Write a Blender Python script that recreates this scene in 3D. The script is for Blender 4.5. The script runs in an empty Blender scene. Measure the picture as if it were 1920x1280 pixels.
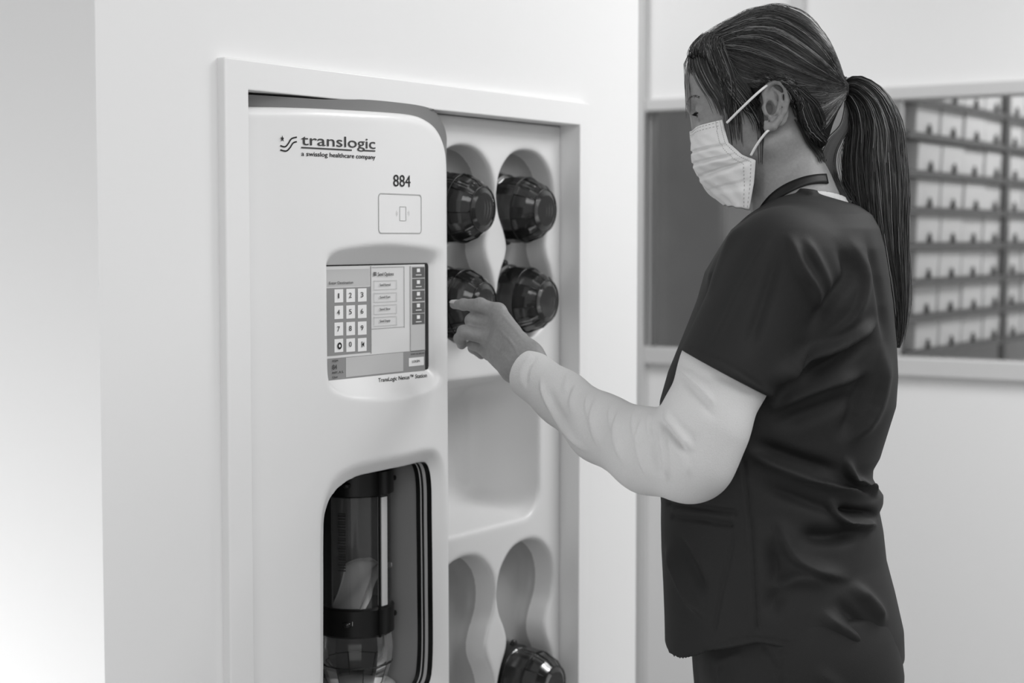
import bpy, bmesh, math, random
import numpy as np
from mathutils import Vector, Matrix
from mathutils.bvhtree import BVHTree
random.seed(4); rng = np.random.default_rng(7)
C = bpy.context.scene.collection
PI = math.pi

# ------------------------------------------------------------------ camera, world, lights, exposure
FPX = 3160.0
HEAD = math.radians(33.6)
PITCH = math.atan(195/FPX)
CAM = np.array([0.0, -1.41, 1.36])
fh = np.array([math.cos(HEAD), math.sin(HEAD), 0.0])
RT = np.array([math.sin(HEAD), -math.cos(HEAD), 0.0])
FW = fh*math.cos(PITCH) + np.array([0, 0, -math.sin(PITCH)])
UPV = np.cross(RT, FW)
cd = bpy.data.cameras.new('camera'); cam = bpy.data.objects.new('camera', cd); C.objects.link(cam)
cd.sensor_width = 36; cd.lens = 36*FPX/1920
cam.matrix_world = Matrix(((RT[0], UPV[0], -FW[0], CAM[0]), (RT[1], UPV[1], -FW[1], CAM[1]), (RT[2], UPV[2], -FW[2], CAM[2]), (0, 0, 0, 1)))
cd.dof.use_dof = True; cd.dof.focus_distance = 2.13; cd.dof.aperture_fstop = 4.2
cd.clip_start = 0.05; cd.clip_end = 60
bpy.context.scene.camera = cam
w = bpy.data.worlds.new('world'); bpy.context.scene.world = w; w.use_nodes = True
w.node_tree.nodes['Background'].inputs[0].default_value = (1, 1, 1, 1)
w.node_tree.nodes['Background'].inputs[1].default_value = 0.40
vs = bpy.context.scene.view_settings
vs.view_transform = 'Standard'; vs.look = 'None'; vs.exposure = 0.0; vs.gamma = 1; vs.use_curve_mapping = False

def area(name, loc, size, size_y, power, target):
    l = bpy.data.lights.new(name, 'AREA'); l.shape = 'RECTANGLE'; l.size = size; l.size_y = size_y; l.energy = power
    o = bpy.data.objects.new(name, l); C.objects.link(o); o.location = loc
    d = Vector(target)-Vector(loc); o.rotation_euler = d.to_track_quat('-Z', 'Y').to_euler()
    return o
area('ceiling_panel_light', (1.5, -2.3, 2.68), 2.4, 1.6, 38, (1.5, -2.3, 0))
area('ceiling_panel_light', (3.2, -1.3, 2.68), 1.2, 0.8, 39, (3.2, -1.3, 0))
area('ceiling_panel_light', (3.4, 1.2, 2.68), 0.6, 0.6, 16, (3.4, 1.2, 0))
area('ceiling_panel_light', (5.9, -0.6, 2.68), 1.2, 0.6, 34, (5.9, -0.6, 0))
area('side_fill_light', (-1.4, -2.0, 1.6), 1.8, 1.6, 17, (2.0, 0, 1.0))  # invented fill from camera left, not an actual window
area('low_fill_light', (0.4, 0.8, 0.30), .7, 0.6, 16, (1.3, 0.2, 0.35))  # added unseen low light, brightens the foot of the left return wall

# ------------------------------------------------------------------ pixel rays (landmarks -> places at their own distance)
def ray(px, py):
    return FW + RT*((px-960)/FPX) + UPV*((640-py)/FPX)
def onY(px, py, Y):
    d = ray(px, py); t = (Y-CAM[1])/d[1]; return CAM + d*t
def onX(px, py, X):
    d = ray(px, py); t = (X-CAM[0])/d[0]; return CAM + d*t
def P(px, py, dep):
    return CAM + ray(px, py)*dep
def proj(v):
    q = v-CAM; dz = q@FW
    return 960+FPX*(q@RT)/dz, 640-FPX*(q@UPV)/dz

# ------------------------------------------------------------------ materials
def lin(g):
    g /= 255.0
    return g/12.92 if g <= .04045 else ((g+.055)/1.055)**2.4
def mat(name, g, rough=.5, bump=0, scale=60, spec=.5, var=0, metal=0, trans=0, ior=1.45, emit=0, coat=0):
    m = bpy.data.materials.new(name); m.use_nodes = True; nt = m.node_tree; b = nt.nodes['Principled BSDF']
    v = lin(g); b.inputs['Base Color'].default_value = (v, v, v, 1); b.inputs['Roughness'].default_value = rough
    b.inputs['Specular IOR Level'].default_value = spec; b.inputs['Metallic'].default_value = metal
    b.inputs['Transmission Weight'].default_value = trans; b.inputs['IOR'].default_value = ior
    b.inputs['Coat Weight'].default_value = coat
    if emit:
        b.inputs['Emission Color'].default_value = (v, v, v, 1); b.inputs['Emission Strength'].default_value = emit
    if bump or var:
        tc = nt.nodes.new('ShaderNodeTexCoord'); n = nt.nodes.new('ShaderNodeTexNoise'); n.inputs['Scale'].default_value = scale
        n.inputs['Detail'].default_value = 4; nt.links.new(tc.outputs['Object'], n.inputs['Vector'])
        if bump:
            bp = nt.nodes.new('ShaderNodeBump'); bp.inputs['Strength'].default_value = bump; bp.inputs['Distance'].default_value = .002
            nt.links.new(n.outputs['Fac'], bp.inputs['Height']); nt.links.new(bp.outputs['Normal'], b.inputs['Normal'])
        if var:
            r = nt.nodes.new('ShaderNodeValToRGB'); a, c = v*(1-var), min(1, v*(1+var))
            r.color_ramp.elements[0].position = .3; r.color_ramp.elements[1].position = .7
            r.color_ramp.elements[0].color = (a, a, a, 1); r.color_ramp.elements[1].color = (c, c, c, 1)
            nt.links.new(n.outputs['Fac'], r.inputs['Fac']); nt.links.new(r.outputs['Color'], b.inputs['Base Color'])
    return m
M = {}
def thin(name, tint, refl=.12, rough=.05, milk=.05, mg=150):
    m = bpy.data.materials.new(name); m.use_nodes = True; nt = m.node_tree; nt.nodes.clear(); out = nt.nodes.new('ShaderNodeOutputMaterial')
    t = nt.nodes.new('ShaderNodeBsdfTransparent'); t.inputs[0].default_value = (tint, tint, tint, 1)
    d = nt.nodes.new('ShaderNodeBsdfDiffuse'); v = lin(mg); d.inputs[0].default_value = (v, v, v, 1)
    g = nt.nodes.new('ShaderNodeBsdfGlossy'); g.inputs['Roughness'].default_value = rough; g.inputs[0].default_value = (.95, .95, .95, 1)
    a = nt.nodes.new('ShaderNodeMixShader'); a.inputs[0].default_value = milk; nt.links.new(t.outputs[0], a.inputs[1]); nt.links.new(d.outputs[0], a.inputs[2])
    f = nt.nodes.new('ShaderNodeFresnel'); f.inputs[0].default_value = 1+refl*4; b = nt.nodes.new('ShaderNodeMixShader')
    nt.links.new(f.outputs[0], b.inputs[0]); nt.links.new(a.outputs[0], b.inputs[1]); nt.links.new(g.outputs[0], b.inputs[2]); nt.links.new(b.outputs[0], out.inputs[0]); return m
M['wall'] = mat('painted_wall', 238, .6, .05, 90)
M['wall2'] = mat('far_painted_wall', 240, .6)
M['trim'] = mat('white_trim', 240, .35)
M['frame'] = mat('grey_window_frame', 208, .45)
M['floor'] = mat('vinyl_floor', 140, .35, .02, 20, var=.08)
M['ceil'] = mat('ceiling_tile', 235, .8)
M['cover'] = mat('white_plastic', 238, .28)
M['band'] = mat('grey_plastic', 128, .4)
M['recess'] = mat('rack_recess_grey', 172, .4)
M['rack'] = mat('rack_white_plastic', 228, .3)
M['cav'] = mat('cavity_grey', 150, .5)
M['cavdark'] = mat('cavity_back', 140, .5)
M['black'] = mat('black_rubber', 14, .35)
M['ink'] = mat('dark_ink', 62, .5)
M['inkblack'] = mat('black_ink', 22, .5)
M['line'] = mat('faint_line', 176, .5)
M['light'] = mat('light_strip', 190, .3)
M['clear'] = mat('clear_plastic', 240, .06, trans=1, ior=1.25)
M['smoke'] = thin('smoky_plastic', .66, .13, .06, .12, 90)
M['tube'] = thin('clear_tube_plastic', .88, .12, .05, .07, 150)
M['tick'] = mat('label_ink', 40, .5)
M['rail'] = mat('pale_plastic_rail', 205, .3)
M['felt'] = mat('dark_lining', 84, .7)
M['rib'] = mat('dark_rib', 30, .25)
M['paper'] = mat('paper_bag', 225, .6)
M['glass'] = thin('window_glass', .96, .12, .01, 0.0)
M['bin'] = mat('bin_white', 225, .5)
M['shelf'] = mat('shelf_steel', 96, .5)
M['latch'] = mat('bin_latch', 52, .5)
M['darkdoor'] = mat('dark_grey_door', 150, .5, var=.12, scale=3)
M['skin'] = mat('skin', 140, .48, .12, 260, var=.07)
M['nail'] = mat('fingernail', 190, .25)
M['scrub'] = mat('scrub_fabric', 31, .75, .15, 1200, spec=.45)
M['pants'] = mat('trouser_fabric', 31, .75, .15, 1200, spec=.4)
M['knit'] = mat('white_knit', 210, .9, .3, 700, spec=.2, var=.03)
M['mask'] = mat('mask_fabric', 226, .85, .15, 700, spec=.2)
M['loop'] = mat('ear_loop', 238, .7)
M['hair0'] = mat('hair_dark', 36, .42, spec=.6)
M['hair1'] = mat('hair_mid', 72, .42, spec=.6)
M['hair2'] = mat('hair_light', 135, .42, spec=.6)
M['hairbase'] = mat('hair_base', 30, .8, spec=.15)
M['lanyard'] = mat('black_ribbon', 16, .5)
M['eye'] = mat('eyeball', 190, .15)
M['iris'] = mat('iris', 25, .1)
M['shoe'] = mat('shoe', 60, .5)
M['scr'] = mat('screen_light', 205, .25, emit=.16)
M['scr2'] = mat('screen_mid', 180, .25, emit=.16)
M['scr3'] = mat('screen_grey', 138, .25, emit=.12)
M['scr4'] = mat('screen_dark', 92, .25, emit=.08)
M['key'] = mat('screen_key', 222, .25, emit=.16)

# ------------------------------------------------------------------ helpers
def tag(o, label=None, cat=None, group=None, kind=None):
    if label: o['label'] = label
    if cat: o['category'] = cat
    if group: o['group'] = group
    if kind: o['kind'] = kind
    return o
def empty(name, loc=(0, 0, 0), rot=None):
    o = bpy.data.objects.new(name, None); C.objects.link(o); o.location = loc; o.empty_display_size = .05
    if rot is not None: o.rotation_euler = rot
    return o
def mesh_obj(name, V, F, m, parent=None, smooth=True, mi=None, sharp=None):
    me = bpy.data.meshes.new(name); me.from_pydata([tuple(map(float, v)) for v in V], [], [tuple(int(i) for i in f) for f in F])
    for mm in (m if isinstance(m, (list, tuple)) else [m]): me.materials.append(mm)
    if mi is not None: me.polygons.foreach_set('material_index', np.asarray(mi, dtype=np.int32))
    if smooth: me.polygons.foreach_set('use_smooth', np.ones(len(me.polygons), dtype=bool))
    if sharp: me.set_sharp_from_angle(angle=math.radians(sharp))
    me.update(); o = bpy.data.objects.new(name, me); C.objects.link(o)
    if parent is not None: o.parent = parent
    return o
class MB:
    def __init__(s): s.V = []; s.F = []; s.mi = []
    def add(s, V, F, mi=0):
        n = len(s.V); s.V += [tuple(map(float, v)) for v in V]; s.F += [tuple(i+n for i in f) for f in F]; s.mi += [mi]*len(F)
    def box(s, a, b, mi=0):
        x0, y0, z0 = a; x1, y1, z1 = b
        s.add([(x0,y0,z0),(x1,y0,z0),(x1,y1,z0),(x0,y1,z0),(x0,y0,z1),(x1,y0,z1),(x1,y1,z1),(x0,y1,z1)],
              [(0,3,2,1),(4,5,6,7),(0,1,5,4),(1,2,6,5),(2,3,7,6),(3,0,4,7)], mi)
    def tube(s, pts, r, n=8, mi=0, cap=True, flat=None):
        pts = np.asarray(pts, float); k = len(pts); r = np.broadcast_to(np.asarray(r, float), (k,))
        T = np.gradient(pts, axis=0); T /= np.linalg.norm(T, axis=1)[:, None]+1e-12
        ref = np.array([0, 0, 1.0]) if abs(T[0][2]) < .9 else np.array([1.0, 0, 0])
        u = np.cross(T[0], ref); u /= np.linalg.norm(u); V = []
        for i in range(k):
            u = u - T[i]*(u@T[i]); u /= np.linalg.norm(u)+1e-12; v = np.cross(T[i], u)
            for j in range(n):
                a = 2*PI*j/n; V.append(pts[i]+r[i]*(u*math.cos(a)*(flat or 1)+v*math.sin(a)))
        F = [(i*n+j, i*n+(j+1) % n, (i+1)*n+(j+1) % n, (i+1)*n+j) for i in range(k-1) for j in range(n)]
        if cap: F += [tuple(range(n))[::-1], tuple((k-1)*n+j for j in range(n))]
        s.add(V, F, mi)
    def lathe(s, prof, n=32, mi=0, center=(0, 0, 0), wob=None):
        V = []
        for (r, z) in prof:
            for j in range(n):
                a = 2*PI*j/n; V.append((center[0]+r*math.cos(a), center[1]+r*math.sin(a), center[2]+z))
        k = len(prof)
        s.add(V, [(i*n+j, i*n+(j+1) % n, (i+1)*n+(j+1) % n, (i+1)*n+j) for i in range(k-1) for j in range(n)], mi)
    def prism(s, poly, y0, y1, mi=0, caps=True):      # outline in (x,z), extruded along y
        n = len(poly); V = [(x, y0, z) for x, z in poly]+[(x, y1, z) for x, z in poly]
        F = [(j, (j+1) % n, n+(j+1) % n, n+j) for j in range(n)]
        if caps: F += [tuple(range(n))[::-1], tuple(range(n, 2*n))]
        s.add(V, F, mi)
    def build(s, name, m, parent=None, smooth=False, sharp=None, bevel=0):
        o = mesh_obj(name, s.V, s.F, m, parent, smooth, s.mi, sharp)
        if bevel:
            b = o.modifiers.new('b', 'BEVEL'); b.width = bevel; b.segments = 3; b.limit_method = 'ANGLE'
            o.data.polygons.foreach_set('use_smooth', np.ones(len(o.data.polygons), dtype=bool)); o.data.set_sharp_from_angle(angle=math.radians(50))
        return o
def box(name, a, b, m, parent=None, bevel=0):
    k = MB(); k.box(a, b); return k.build(name, m, parent, bevel=bevel)
def crom(pts, n=8, closed=False):
    pts = [np.array(p, float) for p in pts]; out = []; k = len(pts)
    for i in range(k if closed else k-1):
        if closed: a, b, c, d = pts[(i-1) % k], pts[i], pts[(i+1) % k], pts[(i+2) % k]
        else: a, b, c, d = pts[max(i-1, 0)], pts[i], pts[i+1], pts[min(i+2, k-1)]
        for t in np.arange(n)/n:
            out.append(.5*((2*b)+(-a+c)*t+(2*a-5*b+4*c-d)*t*t+(-a+3*b-3*c+d)*t**3))
    if not closed: out.append(pts[-1])
    return np.array(out)
# ---- signed-distance tools: surfaces are extracted as clean quads
def nets(f, lo, hi, h):
    h = np.broadcast_to(np.asarray(h, float), (3,)); lo = np.asarray(lo, float)
    n = np.ceil((np.asarray(hi)-lo)/h).astype(int)+1
    ax = [lo[i]+h[i]*np.arange(n[i]) for i in range(3)]
    D = np.empty(n, np.float32); st = max(1, int(1.5e6/(n[1]*n[2])))
    for i in range(0, n[0], st):
        X, Y, Z = np.meshgrid(ax[0][i:i+st], ax[1], ax[2], indexing='ij'); D[i:i+st] = f(X, Y, Z)
    D[0] = D[-1] = .01; D[:, 0] = D[:, -1] = .01; D[:, :, 0] = D[:, :, -1] = .01
    S = D < 0
    c8 = [S[a:n[0]-1+a, b:n[1]-1+b, c:n[2]-1+c] for a in (0, 1) for b in (0, 1) for c in (0, 1)]
    cnt = sum(x.astype(np.int8) for x in c8); act = (cnt > 0) & (cnt < 8)
    I = np.argwhere(act); idx = -np.ones(act.shape, np.int64); idx[act] = np.arange(len(I))
    acc = np.zeros((len(I), 3)); k = np.zeros(len(I))
    cor = {(a, b, c): D[I[:, 0]+a, I[:, 1]+b, I[:, 2]+c].astype(float) for a in (0, 1) for b in (0, 1) for c in (0, 1)}
    for a in cor:
        for d in range(3):
            if a[d] == 0:
                b = list(a); b[d] = 1; b = tuple(b); v0, v1 = cor[a], cor[b]; m = (v0 < 0) != (v1 < 0)
                t = np.where(m, v0/np.where(m, v0-v1, 1), 0)
                p = np.array(a, float)[None].repeat(len(I), 0); p[:, d] += t; acc += p*m[:, None]; k += m
    V = (I+acc/k[:, None])*h+lo
    F = []
    for d in range(3):
        e, g = [(1, 2), (2, 0), (0, 1)][d]
        sl0 = [slice(None)]*3; sl1 = [slice(None)]*3; sl0[d] = slice(0, -1); sl1[d] = slice(1, None)
        A, B = S[tuple(sl0)], S[tuple(sl1)]; E = np.argwhere(A != B); s = A[tuple(E.T)]
        ok = (E[:, e] > 0) & (E[:, g] > 0) & (E[:, e] < n[e]-1) & (E[:, g] < n[g]-1); E = E[ok]; s = s[ok]
        def q(de, dg):
            J = E.copy(); J[:, e] += de; J[:, g] += dg; return idx[tuple(J.T)]
        Q = np.stack([q(-1, -1), q(0, -1), q(0, 0), q(-1, 0)], 1)
        F.append(np.where(s[:, None], Q, Q[:, ::-1]))
    return V, np.concatenate(F)
def nets_obj(name, f, lo, hi, h, m, parent=None, post=None):
    V, F = nets(f, lo, hi, h)
    if post is not None: V = post(V, F)
    me = bpy.data.meshes.new(name); me.vertices.add(len(V)); me.vertices.foreach_set('co', V.ravel().astype(np.float32))
    me.loops.add(len(F)*4); me.loops.foreach_set('vertex_index', F.ravel().astype(np.int32))
    me.polygons.add(len(F)); me.polygons.foreach_set('loop_start', (np.arange(len(F))*4).astype(np.int32))
    me.polygons.foreach_set('use_smooth', np.ones(len(F), dtype=bool))
    me.update(calc_edges=True); me.validate(); me.materials.append(m)
    o = bpy.data.objects.new(name, me); C.objects.link(o)
    if parent is not None: o.parent = parent
    return o, V, F
def vnormals(V, F):
    a = V[F[:, 2]]-V[F[:, 0]]; b = V[F[:, 3]]-V[F[:, 1]]; fn = np.cross(a, b); N = np.zeros_like(V)
    for j in range(4): np.add.at(N, F[:, j], fn)
    return N/(np.linalg.norm(N, axis=1)[:, None]+1e-12)
def smin(a, b, k):
    h = np.clip(.5+.5*(b-a)/k, 0, 1); return b*(1-h)+a*h-k*h*(1-h)
def smax(a, b, k): return -smin(-a, -b, k)
def poly2d(poly, X, Z):     # signed distance to a polygon, negative inside
    p = np.asarray(poly, float); d = np.full(X.shape, 1e9); ins = np.zeros(X.shape, bool); n = len(p)
    for i in range(n):
        a, b = p[i], p[(i+1) % n]; e = b-a; wx, wz = X-a[0], Z-a[1]
        t = np.clip((wx*e[0]+wz*e[1])/(e@e+1e-18), 0, 1); d = np.minimum(d, (wx-e[0]*t)**2+(wz-e[1]*t)**2)
        if a[1] != b[1]:
            c = (a[1] > Z) != (b[1] > Z); ins ^= c & (X < (b[0]-a[0])*(Z-a[1])/(b[1]-a[1])+a[0])
    d = np.sqrt(d); return np.where(ins, -d, d)
class Grid2:                # a cached 2-D distance sampled on the fly
    def __init__(s, poly, lo, hi, h=.0015):
        s.lo = lo; s.h = h; x = np.arange(lo[0], hi[0]+h, h); z = np.arange(lo[1], hi[1]+h, h)
        X, Z = np.meshgrid(x, z, indexing='ij'); s.D = poly2d(poly, X, Z)
    def __call__(s, X, Z):
        fx = np.clip((X-s.lo[0])/s.h, 0, s.D.shape[0]-1.001); fz = np.clip((Z-s.lo[1])/s.h, 0, s.D.shape[1]-1.001)
        i = fx.astype(int); j = fz.astype(int); u = fx-i; v = fz-j; D = s.D
        return (D[i, j]*(1-u)+D[i+1, j]*u)*(1-v)+(D[i, j+1]*(1-u)+D[i+1, j+1]*u)*v
def cone(X, Y, Z, a, b, ra, rb, sc=None):
    a = np.asarray(a, float); b = np.asarray(b, float); e = b-a; L2 = e@e
    px, py, pz = X-a[0], Y-a[1], Z-a[2]; t = np.clip((px*e[0]+py*e[1]+pz*e[2])/L2, 0, 1)
    dx, dy, dz = px-e[0]*t, py-e[1]*t, pz-e[2]*t
    if sc: dx, dy, dz = dx/sc[0], dy/sc[1], dz/sc[2]
    return np.sqrt(dx*dx+dy*dy+dz*dz)-(ra+(rb-ra)*t)
def chain(X, Y, Z, pts, rs, k=.004, sc=None):
    d = None
    for i in range(len(pts)-1):
        c = cone(X, Y, Z, pts[i], pts[i+1], rs[i], rs[i+1], sc); d = c if d is None else smin(d, c, k)
    return d
def ell(X, Y, Z, c, r, ax=None):
    x, y, z = X-c[0], Y-c[1], Z-c[2]
    if ax is not None: x, y, z = (x*ax[0][0]+y*ax[0][1]+z*ax[0][2], x*ax[1][0]+y*ax[1][1]+z*ax[1][2], x*ax[2][0]+y*ax[2][1]+z*ax[2][2])
    k0 = np.sqrt((x/r[0])**2+(y/r[1])**2+(z/r[2])**2); k1 = np.sqrt((x/r[0]**2)**2+(y/r[1]**2)**2+(z/r[2]**2)**2)
    return k0*(k0-1)/(k1+1e-9)

def text_mesh(s, cond=1.0, bold=0):
    cu = bpy.data.curves.new('t', 'FONT'); cu.body = s; cu.size = 1; cu.offset = bold; cu.extrude = .01; cu.resolution_u = 4
    o = bpy.data.objects.new('t', cu); C.objects.link(o); dg = bpy.context.evaluated_depsgraph_get(); dg.update()
    me = o.evaluated_get(dg).to_mesh(); V = np.array([v.co[:] for v in me.vertices]); F = [tuple(p.vertices) for p in me.polygons]
    o.to_mesh_clear(); bpy.data.objects.remove(o); bpy.data.curves.remove(cu); return V, F
def text(name, s, px0, px1, pyb, pyt, yf, m, parent, bold=0, lab=None, ref=None):
    """lettering on the surface y=yf(x): between columns px0..px1, letters from the row pyb up to pyt"""
    V, F = text_mesh(s, bold=bold); yc = yf(1.8) if callable(yf) else yf; f = yf if callable(yf) else (lambda x: yf+0*x)
    a = onY(px0, pyb, yc); b = onY(px1, pyb, yc)
    for _ in range(5): a = onY(px0, pyb, float(f(a[0]))); b = onY(px1, pyb, float(f(b[0])))
    t = onY(px0, pyt, float(f(a[0])))
    x0, x1 = V[:, 0].min(), V[:, 0].max(); yb = 0; yt = V[:, 1].max() if ref is None else ref
    X = a[0]+(V[:, 0]-x0)/(x1-x0)*(b[0]-a[0]); Z = a[2]+(V[:, 1]-yb)/(yt-yb)*(t[2]-a[2]); Yv = f(X)-.0005-.0003*(V[:, 2] > 0)
    o = mesh_obj(name, np.stack([X, Yv, Z], 1), F, m, parent, smooth=False)
    if lab: o['label'] = lab
    return o

# ------------------------------------------------------------------ the setting
XL = onY(187, 640, 0)[0]; XR = onY(1195, 445, 0)[0]; YT = -.012
tin = onY(470, 168, YT); tir = onY(1087, 235, YT); tor = onY(1105, 193, YT); tol = onY(424, 108, YT)
ZI = (tin[2]+tir[2])/2; ZO = (tor[2]+tol[2])/2; XI0 = onY(468, 300, YT)[0]; XI1 = onY(1087, 640, YT)[0]; XO0 = onY(425, 500, YT)[0]; XO1 = onY(1105, 640, YT)[0]
ZB = .22; YP = .024
wf = MB()
OA, OB, OZ0, OZ1 = XI0-.02, XI1+.004, ZB-.004, ZI+.004
wf.box((XL, 0, 0), (OA, .35, 2.75)); wf.box((OB, 0, 0), (XR, .35, 2.75)); wf.box((OA, 0, OZ1), (OB, .35, 2.75)); wf.box((OA, 0, 0), (OB, .35, OZ0)); wf.box((OA, .31, OZ0), (OB, .35, OZ1))
tag(wf.build('wall_front', M['wall']), kind='structure')
tag(box('wall_left', (XL, .35, 0), (XL+.1, 2.6, 2.75), M['wall']), kind='structure')
tag(box('floor', (-2.5, -3.5, -.05), (9, 3.6, 0), M['floor']), kind='structure')
tag(box('ceiling', (-2.5, -3.5, 2.75), (9, 3.6, 2.8), M['ceil']), kind='structure')
tr = MB()
e = .0
tr.add([(XO0,YT,ZB-.04),(XO1,YT,ZB-.04),(XO1,YT,ZO),(XO0,YT,ZO),(XI0,YT,ZB),(XI1,YT,ZB),(XI1,YT,ZI),(XI0,YT,ZI),
        (XO0,0,ZB-.04),(XO1,0,ZB-.04),(XO1,0,ZO),(XO0,0,ZO),(XI0,.05,ZB),(XI1,YP+.003,ZB),(XI1,YP+.003,ZI),(XI0,.05,ZI)],
       [(0,1,5,4),(1,2,6,5),(2,3,7,6),(3,0,4,7),(0,8,9,1),(1,9,10,2),(2,10,11,3),(3,11,8,0),(4,5,13,12),(5,6,14,13),(6,7,15,14),(7,4,12,15)])
tag(tr.build('trim_1', M['trim'], bevel=.002), kind='structure')

# far wall with its two inner windows
XB = 4.40
def yb_(px): return onX(px, 445, XB)[1]
zt = onX(1640, 165, XB)[2]; zt2 = onX(1640, 190, XB)[2]; zb = onX(1760, 707, XB)[2]; zb2 = onX(1760, 672, XB)[2]
yA = yb_(1215); yB = yb_(1478); yC = yb_(1505); yD = -2.6
wb = MB()
wb.box((XB, yD, 0), (XB+.1, yA+.35, zb)); wb.box((XB, yD, zt), (XB+.1, yA+.35, 2.75)); wb.box((XB, yA+.03, zb), (XB+.1, yA+.35, zt)); wb.box((XB, yC, zb), (XB+.1, yB, zt)); wb.box((XB, yD, zb), (XB+.1, yD+.4, zt))
tag(wb.build('wall_back', M['wall2']), kind='structure')
def win(name, y0, y1):
    r = tag(empty(name, (XB, (y0+y1)/2, zb)), kind='structure')
    k = MB(); h = (y1-y0)/2; t = zt-zb; a = zt-zt2; b = zb2-zb; x = (-.02, .06)
    k.box((x[0], -h, 0), (x[1], h, b)); k.box((x[0], -h, t-a), (x[1], h, t)); k.box((x[0], -h, b), (x[1], -h+.03, t-a)); k.box((x[0], h-.03, b), (x[1], h, t-a))
    k.build('window_frame', M['frame'], r, bevel=.004)
    g = MB(); g.box((.015, -h+.03, b), (.02, h-.03, t-a)); g.build('window_pane', M['glass'], r)
win('window_1', yB, yA+.03); win('window_2', yD+.4, yC)
tag(box('trim_2', (XB-.03, yA, 0), (XB-.001, yb_(1190), 2.75), M['frame']), kind='structure')
tag(box('trim_3', (XB-.012, yC, zt), (XB, yB, 2.75), M['frame']), kind='structure')
tag(box('wall_far', (7.6, -3, 0), (7.7, 3.4, 2.75), M['wall2']), kind='structure')
tag(box('wall_right', (4.9, 2.9, 0), (7.6, 3.0, 2.75), M['wall2']), kind='structure')
# dark door seen through the left inner window
dY = onX(1350, 445, 5.9)[1]
tag(box('door_1', (5.9, dY, 0), (5.95, dY+.95, 2.1), M['darkdoor']), kind='structure')

# ------------------------------------------------------------------ shelving in the far room
YS = .40
sh = tag(empty('shelving_unit', (4.93, YS, 0)), 'grey steel shelving rack full of white bins behind the inner window', 'shelving')
X0s = onY(1692, 445, YS)[0]; X1 = onY(1880, 445, YS)[0]; wcol = (onY(1825, 445, YS)[0]-onY(1740, 445, YS)[0])/2
rowpx = [(1740,188),(1740,253),(1740,323),(1740,391),(1740,457),(1740,524),(1740,589),(1740,655)]
rz = [onY(a, b, YS)[2] for a, b in rowpx]
for k, z in enumerate(rz): box('shelf_board', (X0s-4.93, -.016, z-.018), (2.2, .38, z+.003), M['shelf'], sh)
for x in (X1-.03, X1+.85): box('post', (x-4.93, -.02, .1), (x-4.93+.035, .0, 2.0), M['shelf'], sh)
box('end_panel', (X0s-4.93-.02, 0, .1), (X0s-4.93, .4, 2.0), M['bin'], sh, bevel=.003)
bm_ = MB(); hb = .086
bm_.add([(-.098,0,0),(.098,0,0),(.098,.3,0),(-.098,.3,0),(-.1,-.006,hb),(.1,-.006,hb),(.1,.3,hb),(-.1,.3,hb)], [(0,3,2,1),(0,1,5,4),(1,2,6,5),(2,3,7,6),(3,0,4,7),(4,5,6,7)])
proto = None; x00 = onY(1740, 445, YS)[0]
ORD = ['lowest', 'second lowest', 'third', 'fourth', 'fifth', 'sixth', 'upper', 'topmost']
for r in range(8):
    for c in range(-1, 7):
        z = rz[r]+.004; x = x00+c*wcol
        if c == -1 and x-.1 < X0s: x = X0s+.102
        if c == -1: continue
        if proto is None:
            b = empty('storage_bin'); o1 = bm_.build('bin_body', M['bin'], b, bevel=.003)
            l = MB(); l.box((-.0085, -.014, .0), (.0085, -.004, .018)); l.box((-.004, -.012, .018), (.004, -.004, .030)); o2 = l.build('latch', M['latch'], b, bevel=.002); proto = (b, o1, o2)
        else:
            b = proto[0].copy(); C.objects.link(b)
            for ch in proto[1:]:
                q = ch.copy(); q.parent = b; C.objects.link(q)
        b.location = (x+random.uniform(-.003, .003), YS+random.uniform(.0, .008), z)
        rn = ['top', 'second', 'third', 'fourth', 'fifth', 'sixth', 'seventh', 'bottom'][r]
        cn = ['leftmost', 'second from left', 'third from left', 'fourth from left', 'fifth from left', 'sixth from left', 'seventh from left'][c]
        tag(b, 'white bin on %s far rack shelf, %s in row' % (rn, cn), 'storage bin', 'white bins in the far shelving rack')

# ------------------------------------------------------------------ pneumatic tube station
XC = 1.765
def yf(x): return -.034+.034*((np.asarray(x, float)-XC)/.205)**2
def onF(px, py):
    p = onY(px, py, -.02)
    for _ in range(4): p = onY(px, py, float(yf(p[0])))
    return p
def onFz(px, py, dy):
    p = onF(px, py)
    for _ in range(4): p = onY(px, py, float(yf(p[0]))+dy)
    return p
XS0 = XI0-.012; XS1 = onF(846, 445)[0]+.0005; ZS = (onF(600, 203)[2]+onF(730, 210)[2])/2; ZS0 = .30
st = tag(empty('pneumatic_tube_station', ((XS0+XS1)/2, YP, ZB)), 'white wall mounted pneumatic tube station with touchscreen and carrier window', 'tube station')
so = np.array([(XS0+XS1)/2, YP, ZB])
def to_st(o): 
    V = np.empty(len(o.data.vertices)*3, np.float32); o.data.vertices.foreach_get('co', V); V = V.reshape(-1, 3)-so.astype(np.float32); o.data.vertices.foreach_set('co', V.ravel()); o.data.update(); return o
def outline(pts, f, dy=0, n=6): # closed smooth outline from landmarks on the front
    q = [(lambda p: (p[0], p[2]))(onFz(a, b, dy)) for a, b in pts]; return crom(q, n, closed=True)
scr_out = outline([(612,520),(613,486),(632,470),(680,461),(730,457),(790,462),(820,468),(832,480),(833,540),(834,640),(833,695),(826,718),(790,738),(740,747),(680,747),(640,738),(617,716),(613,640)], yf)
YSC = -.004     # screen plane
def onS(px, py): return onY(px, py, YSC)
sc_l = onS(610, 600)[0]; sc_r = onS(803, 600)[0]; sc_t = onS(720, 495)[2]; sc_b = onS(720, 701)[2]
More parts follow.
